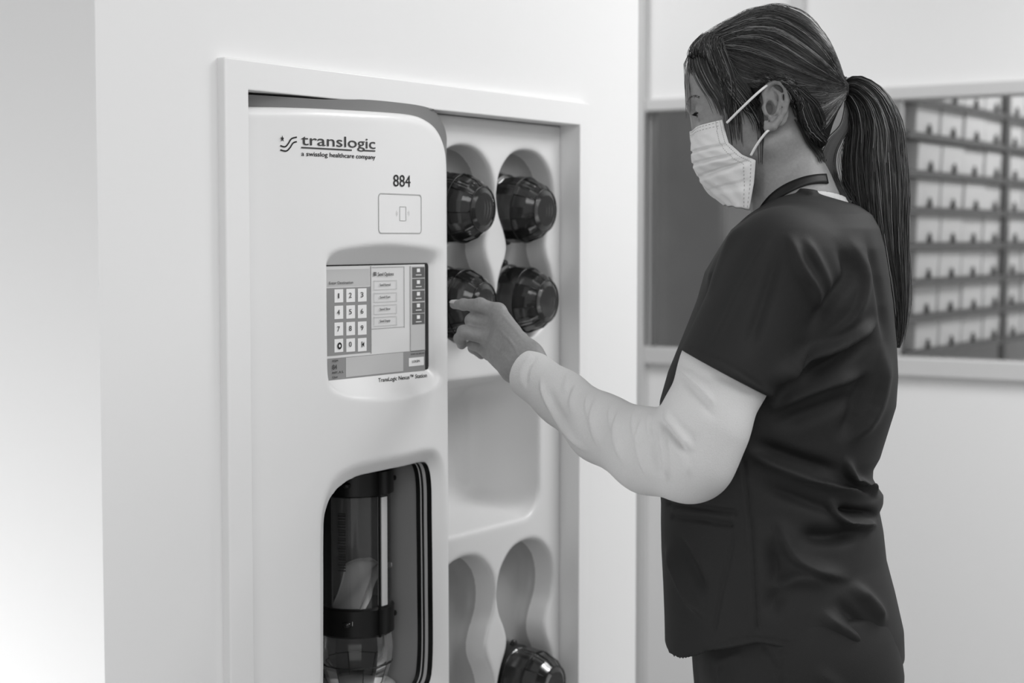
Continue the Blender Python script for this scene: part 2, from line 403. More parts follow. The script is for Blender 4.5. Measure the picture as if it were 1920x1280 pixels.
def rrect(x0, x1, z0, z1, r, n=6):
    o = []
    for cx, cz, a0 in ((x1-r, z1-r, 0), (x0+r, z1-r, 90), (x0+r, z0+r, 180), (x1-r, z0+r, 270)):
        for i in range(n+1):
            a = math.radians(a0+90*i/n); o.append((cx+r*math.cos(a), cz+r*math.sin(a)))
    return np.array(o)
scr_in = rrect(sc_l, sc_r, sc_b, sc_t, .004)
win_in = outline([(609,1100),(609,1010),(612,960),(630,922),(665,896),(710,884),(760,874),(790,867),(801,872),(806,905),(807,980),(808,1100),(808,1240),(800,1290),(770,1335),(700,1360),(640,1365),(611,1330),(609,1250)], yf, .012)
win_out = outline([(599,1100),(600,1000),(606,945),(625,900),(660,875),(710,862),(760,852),(800,843),(822,850),(834,885),(838,960),(839,1100),(840,1240),(836,1330),(810,1370),(720,1390),(640,1390),(604,1350),(600,1250)], yf)
lo2, hi2 = (XS0-.02, ZS0-.03), (XS1+.03, ZS+.05)
cov_poly = []
R = .052
tops = [(842, 330), (840, 290), (833, 260), (820, 236), (800, 221), (778, 214), (730, 209), (660, 205), (600, 202), (530, 200), (472, 199)]
tp_ = crom([(lambda p: (min(p[0], XS1), p[2]))(onF(a, b)) for a, b in tops], 4)
cov_poly = [(XS0, ZS0), (XS1, ZS0)]+[tuple(p) for p in tp_]+[(XS0, tp_[-1][1])]
Gc = Grid2(cov_poly, lo2, hi2); Gso = Grid2(scr_out, lo2, hi2); Gsi = Grid2(scr_in, lo2, hi2); Gwo = Grid2(win_out, lo2, hi2); Gwi = Grid2(win_in, lo2, hi2)
def f_cover(X, Y, Z):
    y0 = yf(X); d = smax(np.maximum(Gc(X, Z), y0-Y), Y-.018, .002); d = smax(Gc(X, Z), y0-Y, .014); d = np.maximum(d, Y-.018)
    s = np.clip((Y-y0)/np.maximum(YSC-y0, .012), -.5, 1.0); ms = Gso(X, Z)*(1-s)+Gsi(X, Z)*s
    rec = np.maximum(ms, Y-(YSC+.0015)); d = smax(d, -rec, .005)
    s = np.clip((Y-y0)/.014, -.5, 1.0); mw = Gwo(X, Z)*(1-s)+Gwi(X, Z)*s
    d = smax(d, -mw, .005); return d
o, _, _ = nets_obj('front_cover', f_cover, (XS0-.006, -.045, ZS0-.006), (XS1+.008, .034, ZS+.012), (.0022, .0018, .0022), M['cover'], st); to_st(o)
# grey housing shell that shows as a band over the top
topb = [(845, 330), (844, 285), (840, 254), (832, 228), (818, 209), (796, 199), (740, 191), (660, 184), (590, 178), (530, 174), (470, 171)]
tb_ = crom([(lambda p: (min(p[0], XS1+.002), p[2]))(onFz(a, b, .006)) for a, b in topb], 4)
x_s = XC-.205*math.sqrt((YT-.004-.0085+.034)/.034)
tb_ = [(x, ZI-.003+max(z-ZI+.003, 0)*min(1, max(0, (x-x_s)/.08)) if x < XC else z) for x, z in tb_]
hp = [(XS0, ZS0), (XS1+.002, ZS0)]+[tuple(p) for p in tb_]+[(XS0, tb_[-1][1])]
k = MB(); n = len(hp); ring = []
Gh = None
for dy, ins in ((.010, .004), (.006, .0), (.006, 0)):
    pass
h_in = [(x, z) for x, z in hp]
hv = [(x, float(yf(x))+.0085, z) for x, z in hp]+[(x, max(YT-.001, .0)*0+(.02 if z < ZI-.0015 else YT-.0008), z) for x, z in hp]
k.add(hv, [(j, (j+1) % n, n+(j+1) % n, n+j) for j in range(n)])
cx_, cz_ = 1.74, 1.2
inn = [(x*(.88)+cx_*.12, float(yf(x))+.0085, z*(.94)+cz_*.06) for x, z in hp]
k.add([v for v in hv[:n]]+inn, [(j, n+j, n+(j+1) % n, (j+1) % n) for j in range(n)])
to_st(k.build('housing', M['band'], st, smooth=True, sharp=40))
# cavity behind the lower window
k = MB(); g = MB(); lt = MB()
wi = np.array(win_in); wc = wi.mean(0)
def loop(sc, y): return [(wc[0]+(x-wc[0])*sc, y, wc[1]+(z-wc[1])*(sc*.5+.5)) for x, z in wi]
def band(mb, y0, y1, s0=1.0, s1=1.0, mi=0):
    a, b = loop(s0, y0), loop(s1, y1); n = len(a); mb.add(a+b, [(j, n+j, n+(j+1) % n, (j+1) % n) for j in range(n)], mi)
band(g, -.009, -.001, 1.0, .995); band(g, .004, .0075, .99, .985); band(g, .009, .016, .98, .975)
band(lt, -.001, .004, .995, .99); band(lt, .0075, .009, .985, .98)
to_st(g.build('door_gasket', M['black'], st, smooth=True, sharp=40)); to_st(lt.build('door_edge', M['light'], st, smooth=True, sharp=40))
cx0, cx1 = wi[:, 0].min()-.03, wc[0]+(wi[:, 0].max()-wc[0])*.975; cz0 = onY(745, 1256, .14)[2]; cz1 = wi[:, 1].max()+.03
k.add([(cx0,.016,cz0),(cx1,.016,cz0),(cx1,.016,cz1),(cx0,.016,cz1),(cx0,.22,cz0),(cx1,.22,cz0),(cx1,.22,cz1),(cx0,.22,cz1)], [(0,1,5,4),(1,2,6,5),(3,7,6,2),(0,4,7,3)])
k.add([(cx0,.22,cz0),(cx1,.22,cz0),(cx1,.22,cz1),(cx0,.22,cz1)], [(0,1,2,3)], 1)
cavo = k.build('carrier_chamber', [M['cav'], M['cavdark']], st); to_st(cavo)
CY = .085; cax = onY(667, 1200, CY)[0]
pb = MB(); zb0 = onY(690, 1268, CY)[2]; pb.lathe([(0, .0), (.05, 0), (.056, -.004), (.066, -.035), (.066, -.05)], 40, center=(cax, CY, zb0))
to_st(pb.build('landing_pad', M['cover'], st, smooth=True, sharp=50))
# screen and its contents
Y1 = YSC
def zpx(x, y): return 580+x/3.5567, 420+y/3.5556
def srect(x0, y0, x1, y1, lay=1):
    a = onS(*zpx(x0, (y0+y1)/2))[0]; b = onS(*zpx(x1, (y0+y1)/2))[0]; t = onS(*zpx((x0+x1)/2, y0))[2]; d = onS(*zpx((x0+x1)/2, y1))[2]
    Yq = Y1-.0004*lay; return [(a, Yq, d), (b, Yq, d), (b, Yq, t), (a, Yq, t)]
def spart(name, rects, m, parent, lay=1):
    k = MB()
    for r in rects:
        q = srect(*r, lay=lay); q2 = [(x, y+.0003, z) for x, y, z in q]; k.add(q+q2, [(0,1,2,3),(0,4,5,1),(1,5,6,2),(2,6,7,3),(3,7,4,0)])
    return to_st(k.build(name, m, parent))
scr = MB(); scr.box((sc_l-.004, Y1, sc_b-.004), (sc_r+.004, Y1+.008, sc_t+.004)); scr = to_st(scr.build('touchscreen', M['black'], st))
spart('display', [(105, 275, 768, 1012)], M['scr'], scr, 1)
spart('header_field', [(105, 300, 398, 415)], M['scr2'], scr, 2)
spart('keypad_panel', [(105, 422, 405, 868)], M['scr3'], scr, 2)
spart('status_bar', [(105, 868, 768, 1030)], M['scr3'], scr, 2)
spart('status_field', [(240, 872, 622, 1000)], M['scr2'], scr, 3)
spart('menu_column', [(672, 280, 768, 848)], M['scr2'], scr, 2)
spart('panel_border', [(405, 280, 409, 862), (668, 280, 671, 850), (413, 286, 630, 288), (628, 286, 630, 690), (413, 690, 630, 692)], M['scr3'], scr, 3)
for j, ty in enumerate((287, 364, 443, 522, 597)): spart('menu_button', [(683, ty, 764, ty+70)], M['scr4'], scr, 3)
spart('menu_icon', [(712, ty, 732, ty+24) for ty in (296, 374, 452, 530, 607)]+[(705, ty, 742, ty+5) for ty in (336, 414, 492, 570, 648)], M['key'], scr, 4)
for r_ in range(4):
    for c_ in range(3):
        x = (164, 243, 320)[c_]; y = (434, 544, 655, 765)[r_]-c_*3; spart('key', [(x, y, x+57, y+88)], M['key'], scr, 3)
def stext(s, x0, x1, yb2, yt2, m=None, bold=0, name='screen_text', lay=5, ref=None):
    a = zpx(x0, yb2); b = zpx(x1, yt2); o = text(name, s, a[0], b[0], a[1], b[1], Y1-.0004*lay+.0005, m or M['ink'], scr, bold=bold, ref=ref); return to_st(o)
for r_, row in enumerate((('1', '2', '3'), ('4', '5', '6'), ('7', '8', '9'), (None, '0', None))):
    for c_, ch in enumerate(row):
        if ch == '1': stext('1', 190, 197, 495, 461, name='key_digit')
        elif ch: x = (184, 263, 341)[c_]; y = (495, 605, 716, 822)[r_]-c_*4; stext(ch, x, x+17, y, y-34, name='key_digit')
# clear key (disc with a cross) and backspace key
k = MB(); p = onS(*zpx(194, 811)); a = [(p[0]+.0046*math.cos(t), Y1-.0021, p[2]+.0046*math.sin(t)) for t in np.linspace(0, 2*PI, 21)[:-1]]; k.add(a, [tuple(range(20))[::-1]])
a = [(p[0]+.0020*math.cos(t), Y1-.0023, p[2]+.0020*math.sin(t)) for t in np.linspace(0, 2*PI, 13)[:-1]]; k.add(a, [tuple(range(12))[::-1]], 1)
to_st(k.build('clear_icon', [M['inkblack'], M['key']], scr))
k = MB(); q = srect(341, 782, 346, 820, 5); k.add(q, [(0,1,2,3)]); q = srect(346, 782, 358, 820, 5); k.add([((q[0][0]), q[0][1], (q[0][2]+q[3][2])/2), q[1], q[2]], [(0,1,2)])
q = srect(341, 782, 346, 820, 5); to_st(k.build('back_icon', M['inkblack'], scr))
stext('Send Options', 455, 560, 346, 322); stext('Enter Destination', 130, 290, 402, 384, M['scr4']); 
spart('list_icon', [(421, 320+i*9, 440, 326+i*9) for i in range(3)], M['ink'], scr, 5)
for y, s in ((405, 'Send Normal'), (487, 'Send Fast'), (567, 'Send Slow'), (646, 'Send Empty')):
    spart('option_border', [(425, y-30, 578, y-28), (425, y+28, 578, y+30), (425, y-30, 427, y+30), (576, y-30, 578, y+30)], M['scr2'], scr, 4)
    stext(s, 468, 538, y+8, y-8, M['scr4'])
stext('84', 152, 182, 970, 938); stext('User', 152, 188, 1028, 1014); stext('ITEM', 152, 188, 920, 906); stext('INIT. A S.', 152, 225, 998, 984)
spart('login_button', [(658, 888, 758, 944)], M['key'], scr, 4); stext('LOGIN', 684, 734, 924, 908, lay=6); stext('LAST SCAN IN', 676, 764, 872, 862)
# caption under the screen
def yrim(x): return -.0195+0*np.asarray(x)
cvo = bpy.data.objects['front_cover']; cvV = np.empty(len(cvo.data.vertices)*3, np.float32); cvo.data.vertices.foreach_get('co', cvV); cvV = cvV.reshape(-1, 3)+so
cvF = [tuple(p.vertices) for p in cvo.data.polygons if abs(cvV[p.vertices[0]][2]-scr_in[:, 1].min()) < .05]; cvT = BVHTree.FromPolygons([Vector(v) for v in cvV], cvF)
tV, tF = text_mesh('TransLogic Nexus\u2122 Station', bold=.01); tx0, tx1 = tV[:, 0].min(), tV[:, 0].max(); tV2 = []
for v in tV:
    u = (v[0]-tx0)/(tx1-tx0); px = 709+91*u; py = 716.5-9.5*u-7.5*v[1]/.72; d = Vector(ray(px, py)).normalized(); h_ = cvT.ray_cast(Vector(CAM), d)
    tV2.append(np.array(h_[0])+np.array(h_[1])*(.0004+.0002*(v[2] > 0)) if h_[0] is not None else np.array(onY(px, py, -.006)))
to_st(mesh_obj('station_caption', tV2, tF, M['inkblack'], st, smooth=False))
# card reader plate
def plate(name, px0, px1, py0, py1, r, w_, m, parent, off=.0006):
    a = onF(px0, (py0+py1)/2); b = onF(px1, (py0+py1)/2); t = onF((px0+px1)/2, py0)[2]; d = onF((px0+px1)/2, py1)[2]
    P0 = rrect(a[0], b[0], d, t, r, 5); P1 = rrect(a[0]+w_, b[0]-w_, d+w_, t-w_, max(r-w_, .0005), 5)
    def dense(Q):
        o_ = []
        for i in range(len(Q)):
            p_, q_ = np.array(Q[i]), np.array(Q[(i+1) % len(Q)]); m_ = 12 if (i+1) % 6 == 0 else 1
            for j in range(m_): o_.append(p_+(q_-p_)*j/m_)
        return np.array(o_)
    P0, P1 = dense(P0), dense(P1); n = len(P0)
    V = [(x, float(yf(x))-off, z) for x, z in P0]+[(x, float(yf(x))-off, z) for x, z in P1]+[(x, float(yf(x))+.001, z) for x, z in P0]+[(x, float(yf(x))+.001, z) for x, z in P1]
    F = [(j, (j+1) % n, n+(j+1) % n, n+j) for j in range(n)]+[(j, 2*n+j, 2*n+(j+1) % n, (j+1) % n) for j in range(n)]+[(n+j, n+(j+1) % n, 3*n+(j+1) % n, 3*n+j) for j in range(n)]
    k = MB(); k.add(V, F); return to_st(k.build(name, m, parent))
rd = plate('card_reader', 709, 790, 363, 438, .006, .0014, M['line'], st)
plate('card_symbol', 749, 761, 387, 414, .001, .0006, M['line'], rd)
k = MB()
for sx, s0 in ((744, -1), (765, 1)):
    for rr in (.0025, .005):
        p = onF(sx, 400); pts = [(p[0]+s0*(rr*math.cos(t)-.003), float(yf(p[0]))-.0006, p[2]+rr*math.sin(t)) for t in np.linspace(-.8, .8, 6)]; k.tube(pts, .0002, 4)
to_st(k.build('wave_symbol', M['line'], rd))
# logo
text('logo_lettering', 'translogic', 564, 703, 271.5, 251.5, lambda x: yf(x), M['ink'], st, bold=.002); to_st(bpy.data.objects['logo_lettering'])
o = text('logo_tagline', 'a swisslog healthcare company', 564.5, 703, 291.8, 283.6, lambda x: yf(x), M['inkblack'], st, bold=.004); to_st(o)
o = text('station_number', '884', 737, 769, 349, 327, lambda x: yf(x), M['inkblack'], st); to_st(o)
k = MB()
def stroke(pts, wd, mb):
    pts = crom([np.array([p[0], p[2]]) for p in (onF(a, b) for a, b in pts)], 8); T = np.gradient(pts, axis=0); T /= np.linalg.norm(T, axis=1)[:, None]; N = np.stack([-T[:, 1], T[:, 0]], 1)
    A = pts+N*wd; B = pts-N*wd; n = len(pts); V = [(x, float(yf(x))-.0007, z) for x, z in A]+[(x, float(yf(x))-.0007, z) for x, z in B]
    mb.add(V, [(i, n+i, n+i+1, i+1) for i in range(n-1)])
stroke([(564, 276.5), (612, 279), (659, 281.5)], .0009, k); stroke([(679, 282), (703, 283)], .0009, k)
to_st(k.build('logo_underline', M['ink'], st))
k = MB(); stroke([(525, 273), (534, 275), (540, 269), (546, 260), (556, 257)], .0009, k); stroke([(525, 281), (536, 283), (543, 277), (549, 268), (556, 265.5)], .0009, k)
p = onF(529, 260); V = [(p[0]+(.0042 if i % 2 == 0 else .0017)*math.sin(i*PI/5), float(yf(p[0]))-.0007, p[2]+(.0042 if i % 2 == 0 else .0017)*math.cos(i*PI/5)) for i in range(10)]
k.add(V+[(p[0], float(yf(p[0]))-.0007, p[2])], [(10, (i+1) % 10, i) for i in range(10)]); to_st(k.build('logo_emblem', M['inkblack'], st))

# ------------------------------------------------------------------ carrier rack beside the station
rk = tag(empty('carrier_rack', ((XS1+XI1)/2, YP, ZB)), 'white moulded rack panel with hourglass holes and a tray, right of the station', 'rack')
ro = np.array([(XS1+XI1)/2, YP, ZB])
def hour(cx, ztop):         # hourglass outline: half-width against depth below the top
    prof = [(0, 0), (.004, .030), (.016, .053), (.038, .073), (.07, .0815), (.10, .076), (.125, .062), (.146, .0545), (.165, .058), (.19, .072), (.222, .0815), (.25, .074), (.272, .053), (.284, .030), (.288, 0)]
    rr = crom([(cx+a, ztop-b) for b, a in prof]+[(cx-a, ztop-b) for b, a in prof[-2:0:-1]], 4, closed=True); return rr
XA = (onY(929, 370, YP)[0])-.0815; XBc = (onY(934, 370, YP)[0]+onY(1040, 370, YP)[0])/2
zt_1 = onY(984, 281, YP)[2]; zt_2 = onY(990, 1012, YP)[2]
XA = min(XA, XBc-.1655)
holes = [hour(XA, zt_1), hour(XBc, zt_1), hour(XA, zt_2), hour(XBc, zt_2)]
trx0, trx1 = XS1-.10, onY(1012, 800, YP)[0]; trt = onY(960, 703, YP)[2]; trb = onY(900, 992, YP)[2]
trp = rrect(XA-.082, trx1, trb, trt, .045, 8)
lo3, hi3 = (XS1-.12, ZB-.02), (XI1+.03, ZI+.02)
Gt = Grid2(trp, lo3, hi3, .002); Gh4 = [Grid2(h_, lo3, hi3, .002) for h_ in holes]
Gs4 = [Grid2(rrect(c-.073, c+.073, z-.284, z-.004, .0725, 10), lo3, hi3, .002) for c, z in ((XA, zt_1), (XBc, zt_1), (XA, zt_2), (XBc, zt_2))]
bores = [(XBc, zt_1-.094), (XBc, zt_1-.234), (XA, zt_1-.094), (XA, zt_1-.234), (XBc, zt_2-.226)]
def f_rack(X, Y, Z):
    d = np.maximum.reduce([YP-Y, Y-.285, (XS1-.035)-X, X-(XI1-.001), ZB+.002-Z, Z-(ZI-.001)])
    dep = Y-YP; dh = np.minimum.reduce([g(X, Z) for g in Gh4])
    back = .052
    d = smax(d, -smax(dh+dep*.12, Y-(YP+back), .022), .008)
    for bx, bz in bores: d = smax(d, -np.maximum(np.hypot(X-bx, Z-bz)-.0585, Y-(YP+.21)), .003)
    dt = Gt(X, Z)+dep*.22; floor_ = (YP+.125)
    d = smax(d, -smax(dt, Y-floor_, .03), .008)
    return d
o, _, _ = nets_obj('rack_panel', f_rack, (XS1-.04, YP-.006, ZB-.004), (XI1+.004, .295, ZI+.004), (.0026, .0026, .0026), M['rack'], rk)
o.data.materials.append(M['recess'])
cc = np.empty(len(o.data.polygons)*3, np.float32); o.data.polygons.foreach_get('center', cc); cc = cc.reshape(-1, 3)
hd = np.minimum.reduce([g(cc[:, 0], cc[:, 2]) for g in Gh4]); o.data.polygons.foreach_set('material_index', ((cc[:, 1] > YP+.034) & (cc[:, 1] < .24) & (hd < .01)).astype(np.int32))  # faces deeper inside the holes get a darker grey
def sh_(o, off):
    V = np.empty(len(o.data.vertices)*3, np.float32); o.data.vertices.foreach_get('co', V); V = V.reshape(-1, 3)-off.astype(np.float32); o.data.vertices.foreach_set('co', V.ravel()); o.data.update(); return o
sh_(o, ro)

# ------------------------------------------------------------------ carriers
def make_carrier(r=.056, L=.15, capL=.075, clear=True, upright=False):
    """axis = local z; the faceted end cap points to +z when lying, -z when upright"""
    root = empty('tube_carrier'); s = -1 if upright else 1
    k = MB(); n = 40; t = .0025
    k.lathe([(r*.93, 0), (r*.93, s*-L), (r*.93-t, s*-L), (r*.93-t, 0), (r*.93, 0)], n); k.build('tube', M['tube'] if upright else M['smoke'], root, smooth=True, sharp=40)
    for z0, z1 in (((.0, -.042), (-L, -L+.038)) if upright else ((.0, -.026), (-L, -L+.022))):
        k = MB(); k.lathe([(r*.9, s*z0), (r, s*(z0+(.003 if z0 == -L else -.003))), (r, s*(z1+(.003 if z0 > z1 else -.003))), (r*.9, s*z1), (r*.9, s*z0)], n); q = k.build('ring', M['black'], root, smooth=True, sharp=50)
        for a in (.6, 2.7, 4.8):
            k = MB()
            zc = s*(z0+z1)/2; k.lathe([(0, .004), (.006, .003), (.007, 0), (.006, -.003), (0, -.004)], 14, center=(r*math.cos(a), r*math.sin(a), zc))
            k.build('rivet', M['rib'], q, smooth=True)
    # faceted dome cap
    m = 8; prof = [(r*.93, 0), (r*.97, capL*.22), (r*.93, capL*.5), (r*.78, capL*.8), (r*.6, capL*.96), (r*.45, capL), (0, capL)]
    k = MB(); k.lathe([(a, s*b) for a, b in prof], m*2); k.lathe([(max(a-t, 0), s*(b-t)) for a, b in prof][::-1], m*2)
    cp = k.build('end_cap', M['clear'] if upright else M['smoke'], root, smooth=True, sharp=18)
    k = MB()
    for j in range(m):
        a = 2*PI*j/m; k.tube([(q_*math.cos(a), q_*math.sin(a), s*z_) for i, (q_, z_) in enumerate(prof[2:5])], .0006 if upright else .001, 5)
    for q_, z_ in (prof[2], prof[4]):
        k.tube([((q_+.0003)*math.cos(a), (q_+.0003)*math.sin(a), s*z_) for a in np.linspace(0, 2*PI, 41)], .0008 if upright else .0012, 5)
    k.build('cap_rib', M['rib'], cp, smooth=True)
    if not upright:
        k = MB(); k.lathe([(0, capL*.35), (r*.5, capL*.33), (r*.8, capL*.05), (r*.86, -.01), (r*.86, -L+.004), (0, -L+.004)], 24); k.build('lining', M['felt'], root, smooth=True, sharp=40)
    return root
def dup(root):
    r = root.copy(); C.objects.link(r)
    for ch in root.children:
        c = ch.copy(); C.objects.link(c); c.parent = r
        for g_ in ch.children:
            d = g_.copy(); C.objects.link(d); d.parent = c
    return r
car0 = make_carrier(.054, .10, .07)
lobes = [(XBc, zt_1-.094, -.012, 4, 1, .3, 'smoky clear carrier in the upper lobe of the right hourglass hole'),
         (XBc, zt_1-.234, -.016, 4, 1, 1.0, 'smoky clear carrier in the lower lobe of the right hourglass hole, behind the hand'),
         (XA, zt_1-.094, -.012, 4, 1, 1.7, 'smoky clear carrier in the upper lobe of the left hourglass hole, beside the station'),
         (XA, zt_1-.234, -.014, 4, 1, 2.2, 'smoky carrier half hidden behind the pointing finger, in the left hole'),
         (XBc, zt_2-.226, -.03, 4, 1, .9, 'clear carrier in the lowest right hourglass hole at the bottom of the rack')]
for i, (x, z, yv, tilt, yaw, spin, lb) in enumerate(lobes):
    o = car0 if i == 0 else dup(car0)
    ax = Vector((math.sin(math.radians(yaw)), -1, -math.tan(math.radians(tilt))*.6)).normalized()
    tip = Vector((x, yv, z)); base = tip-ax*.07
    o.matrix_world = Matrix.Translation(base) @ ax.to_track_quat('Z', 'Y').to_matrix().to_4x4() @ Matrix.Rotation(spin, 4, 'Z')
    tag(o, lb, 'carrier', 'plastic tube carriers')
up = make_carrier(.055, .235, .085, upright=True)
zr = onY(680, 1178, CY)[2]; 
pc_ = math.atan2(CAM[1]-CY, CAM[0]-cax)-.9
def strip(name, a0, a1, z0, z1, rr, m, parent):
    k = MB(); V = []
    for i in range(7):
        a = pc_+math.radians(a0+(a1-a0)*i/6)
        for rad in (rr, rr+.0018):
            for z in (z0, z1): V.append((rad*math.cos(a), rad*math.sin(a), z))
    F = [(i*4+a_, (i+1)*4+a_, (i+1)*4+b_, i*4+b_) for i in range(6) for a_, b_ in ((0, 1), (3, 2), (2, 0), (1, 3))]+[(0, 1, 3, 2), (24, 26, 27, 25)]
    k.add(V, F); return k.build(name, m, parent, smooth=True, sharp=40)
strip('side_rail', 44, 58, .043, .196, .0512, M['rail'], up); strip('seam', 36, 39, .0, .235, .0545, M['black'], up)
lbs = MB()
for i in range(22):
    a0 = -28+random.uniform(0, 1.5); z = .095+i*.0038; q = [(.0515*math.cos(pc_+math.radians(a)), .0515*math.sin(pc_+math.radians(a)), z+dz) for dz in (0, .0018+.0006*(i % 3)) for a in (a0, -22, -15)]
    lbs.add(q, [(0, 1, 4, 3), (1, 2, 5, 4)])
lbs.build('scale_marks', M['tick'], up)
up.location = (cax, CY, zr); up.rotation_euler = (0, 0, .9)
tag(up, 'upright clear carrier with black rings standing inside the station window', 'carrier', 'plastic tube carriers')
# package inside the upright carrier
k = MB(); zz = onY(655, 1085, CY)[2]
pts = []; nn = 14
for i in range(nn):
    for j in range(nn):
        u = i/(nn-1)-.5; v = j/(nn-1)-.5; pts.append((u*.075, v*.05+.006*math.sin(u*9), u*.070+.016*math.cos(u*5.5)+.004*math.sin(u*12+v*6)))
V = pts+[(x, y, z-.006-.026*math.cos(x/.075*PI)**2) for x, y, z in pts]; m2 = nn*nn
F = [(i*nn+j, (i+1)*nn+j, (i+1)*nn+j+1, i*nn+j+1) for i in range(nn-1) for j in range(nn-1)]; F += [tuple(m2+q for q in f[::-1]) for f in F]
ed = [i*nn for i in range(nn)]+[(nn-1)*nn+j for j in range(1, nn)]+[i*nn+nn-1 for i in range(nn-2, -1, -1)]+[j for j in range(nn-2, 0, -1)]
F += [(ed[i], ed[(i+1) % len(ed)], m2+ed[(i+1) % len(ed)], m2+ed[i]) for i in range(len(ed))]
pk = mesh_obj('paper_packet', V, F, M['paper']); pk.location = (cax-.008, CY-.012, zz); tag(pk, 'pale crumpled packet lying inside the upright clear carrier', 'packet')


# ------------------------------------------------------------------ the person
PO = P(1470, 700, 2.2); PO[2] = 0
RP = np.stack([RT, fh, np.array([0, 0, 1.0])])      # rows: local x (image right), y (away), z
person = tag(empty('person', PO, (0, 0, HEAD-PI/2)), 'masked woman in dark scrubs and long white sleeves pointing at the tube station', 'person')
def loc(v): return RP@(np.asarray(v)-PO)
def L(px, py, d): return loc(P(px, py, d))
def toworld(V): return V@RP+PO
def projl(V):
    q = toworld(V)-CAM; dz = q@FW; return 960+FPX*(q@RT)/dz, 640-FPX*(q@UPV)/dz
def polydist(x, y, pts):
    """distance to a polyline and a taper that fades out at both ends"""
    pts = np.asarray(pts, float); s = np.concatenate([[0], np.cumsum(np.linalg.norm(np.diff(pts, axis=0), axis=1))])
    best = np.full(x.shape, 1e9); tt = np.zeros(x.shape); sd = np.zeros(x.shape)
    for i in range(len(pts)-1):
        a, b = pts[i], pts[i+1]; e = b-a; l = e@e; t = np.clip(((x-a[0])*e[0]+(y-a[1])*e[1])/l, 0, 1)
        dx, dy = x-a[0]-e[0]*t, y-a[1]-e[1]*t; d = np.hypot(dx, dy); m = d < best
        best = np.where(m, d, best); tt = np.where(m, (s[i]+t*(s[i+1]-s[i]))/s[-1], tt); sd = np.where(m, np.sign(e[0]*dy-e[1]*dx)*d, sd)
    return best, tt, sd
def fold(V, F, folds, noise=0, seed=3, amp_mul=1):
    if amp_mul != 1: folds = [(f[0], f[1]*(.85 if f[1] >= 9 else 1), f[2]*(amp_mul if f[1] >= 8 or amp_mul < 1.6 else 1))+tuple(f[3:]) for f in folds]
    N = vnormals(V, F); x, y = projl(V); q = toworld(V)-CAM; vd = q/np.linalg.norm(q, axis=1)[:, None]; vl = vd@RP.T
    face = np.clip(-(N*vl).sum(1)*2.5+.25, 0, 1); D = np.zeros(len(V))
    for f in folds:
        pts, wd, amp = f[:3]; sharp = f[3] if len(f) > 3 else 0; tp = f[4] if len(f) > 4 else .25
        c = crom([np.array(p) for p in pts], 5) if len(pts) > 2 else np.array(pts, float)
        d, t, sd = polydist(x, y, c); k = np.clip(t/tp, 0, 1)*np.clip((1-t)/tp, 0, 1) if tp > 0 else ((t > 0.001) & (t < .999)).astype(float)
        k = k*k*(3-2*k)
        if sharp:      # one steep side and one long side
            wq = np.where(sd*sharp > 0, wd*.6, wd*1.3); D += amp*np.exp(-(sd/wq)**2-((d-np.abs(sd))/wd)**2)*k
        else: D += amp*np.exp(-(d/wd)**2)*k
    D *= face
    if noise:
        r = np.random.default_rng(seed)
        for s in (14, 22, 34, 50):
            for _ in range(5):
                kv = r.normal(size=3); kv *= s/np.linalg.norm(kv); D += noise/(s/14)*np.sin(V@kv+r.uniform(0, 6))*.5
    return V+N*D[:, None]
def lx(px, d=2.2): return L(px, 640, d)[0]
def lz(py, d=2.2, px=1450): return L(px, py, d)[2]
HD = 2.2
psi = math.radians(10); dl = math.radians(9)
hf = np.array([-math.cos(psi)*math.cos(dl), math.sin(psi)*math.cos(dl), -math.sin(dl)])      # facing
hl = np.array([-math.sin(psi), -math.cos(psi), 0])                                            # her left
hu = np.cross(hf, -hl); hu /= np.linalg.norm(hu)
if hu[2] < 0: hu = -hu
HA = (hf, hl, hu)
mid = lambda px, py, dd=0: L(px, py, HD+dd)
EARD = HD-.073
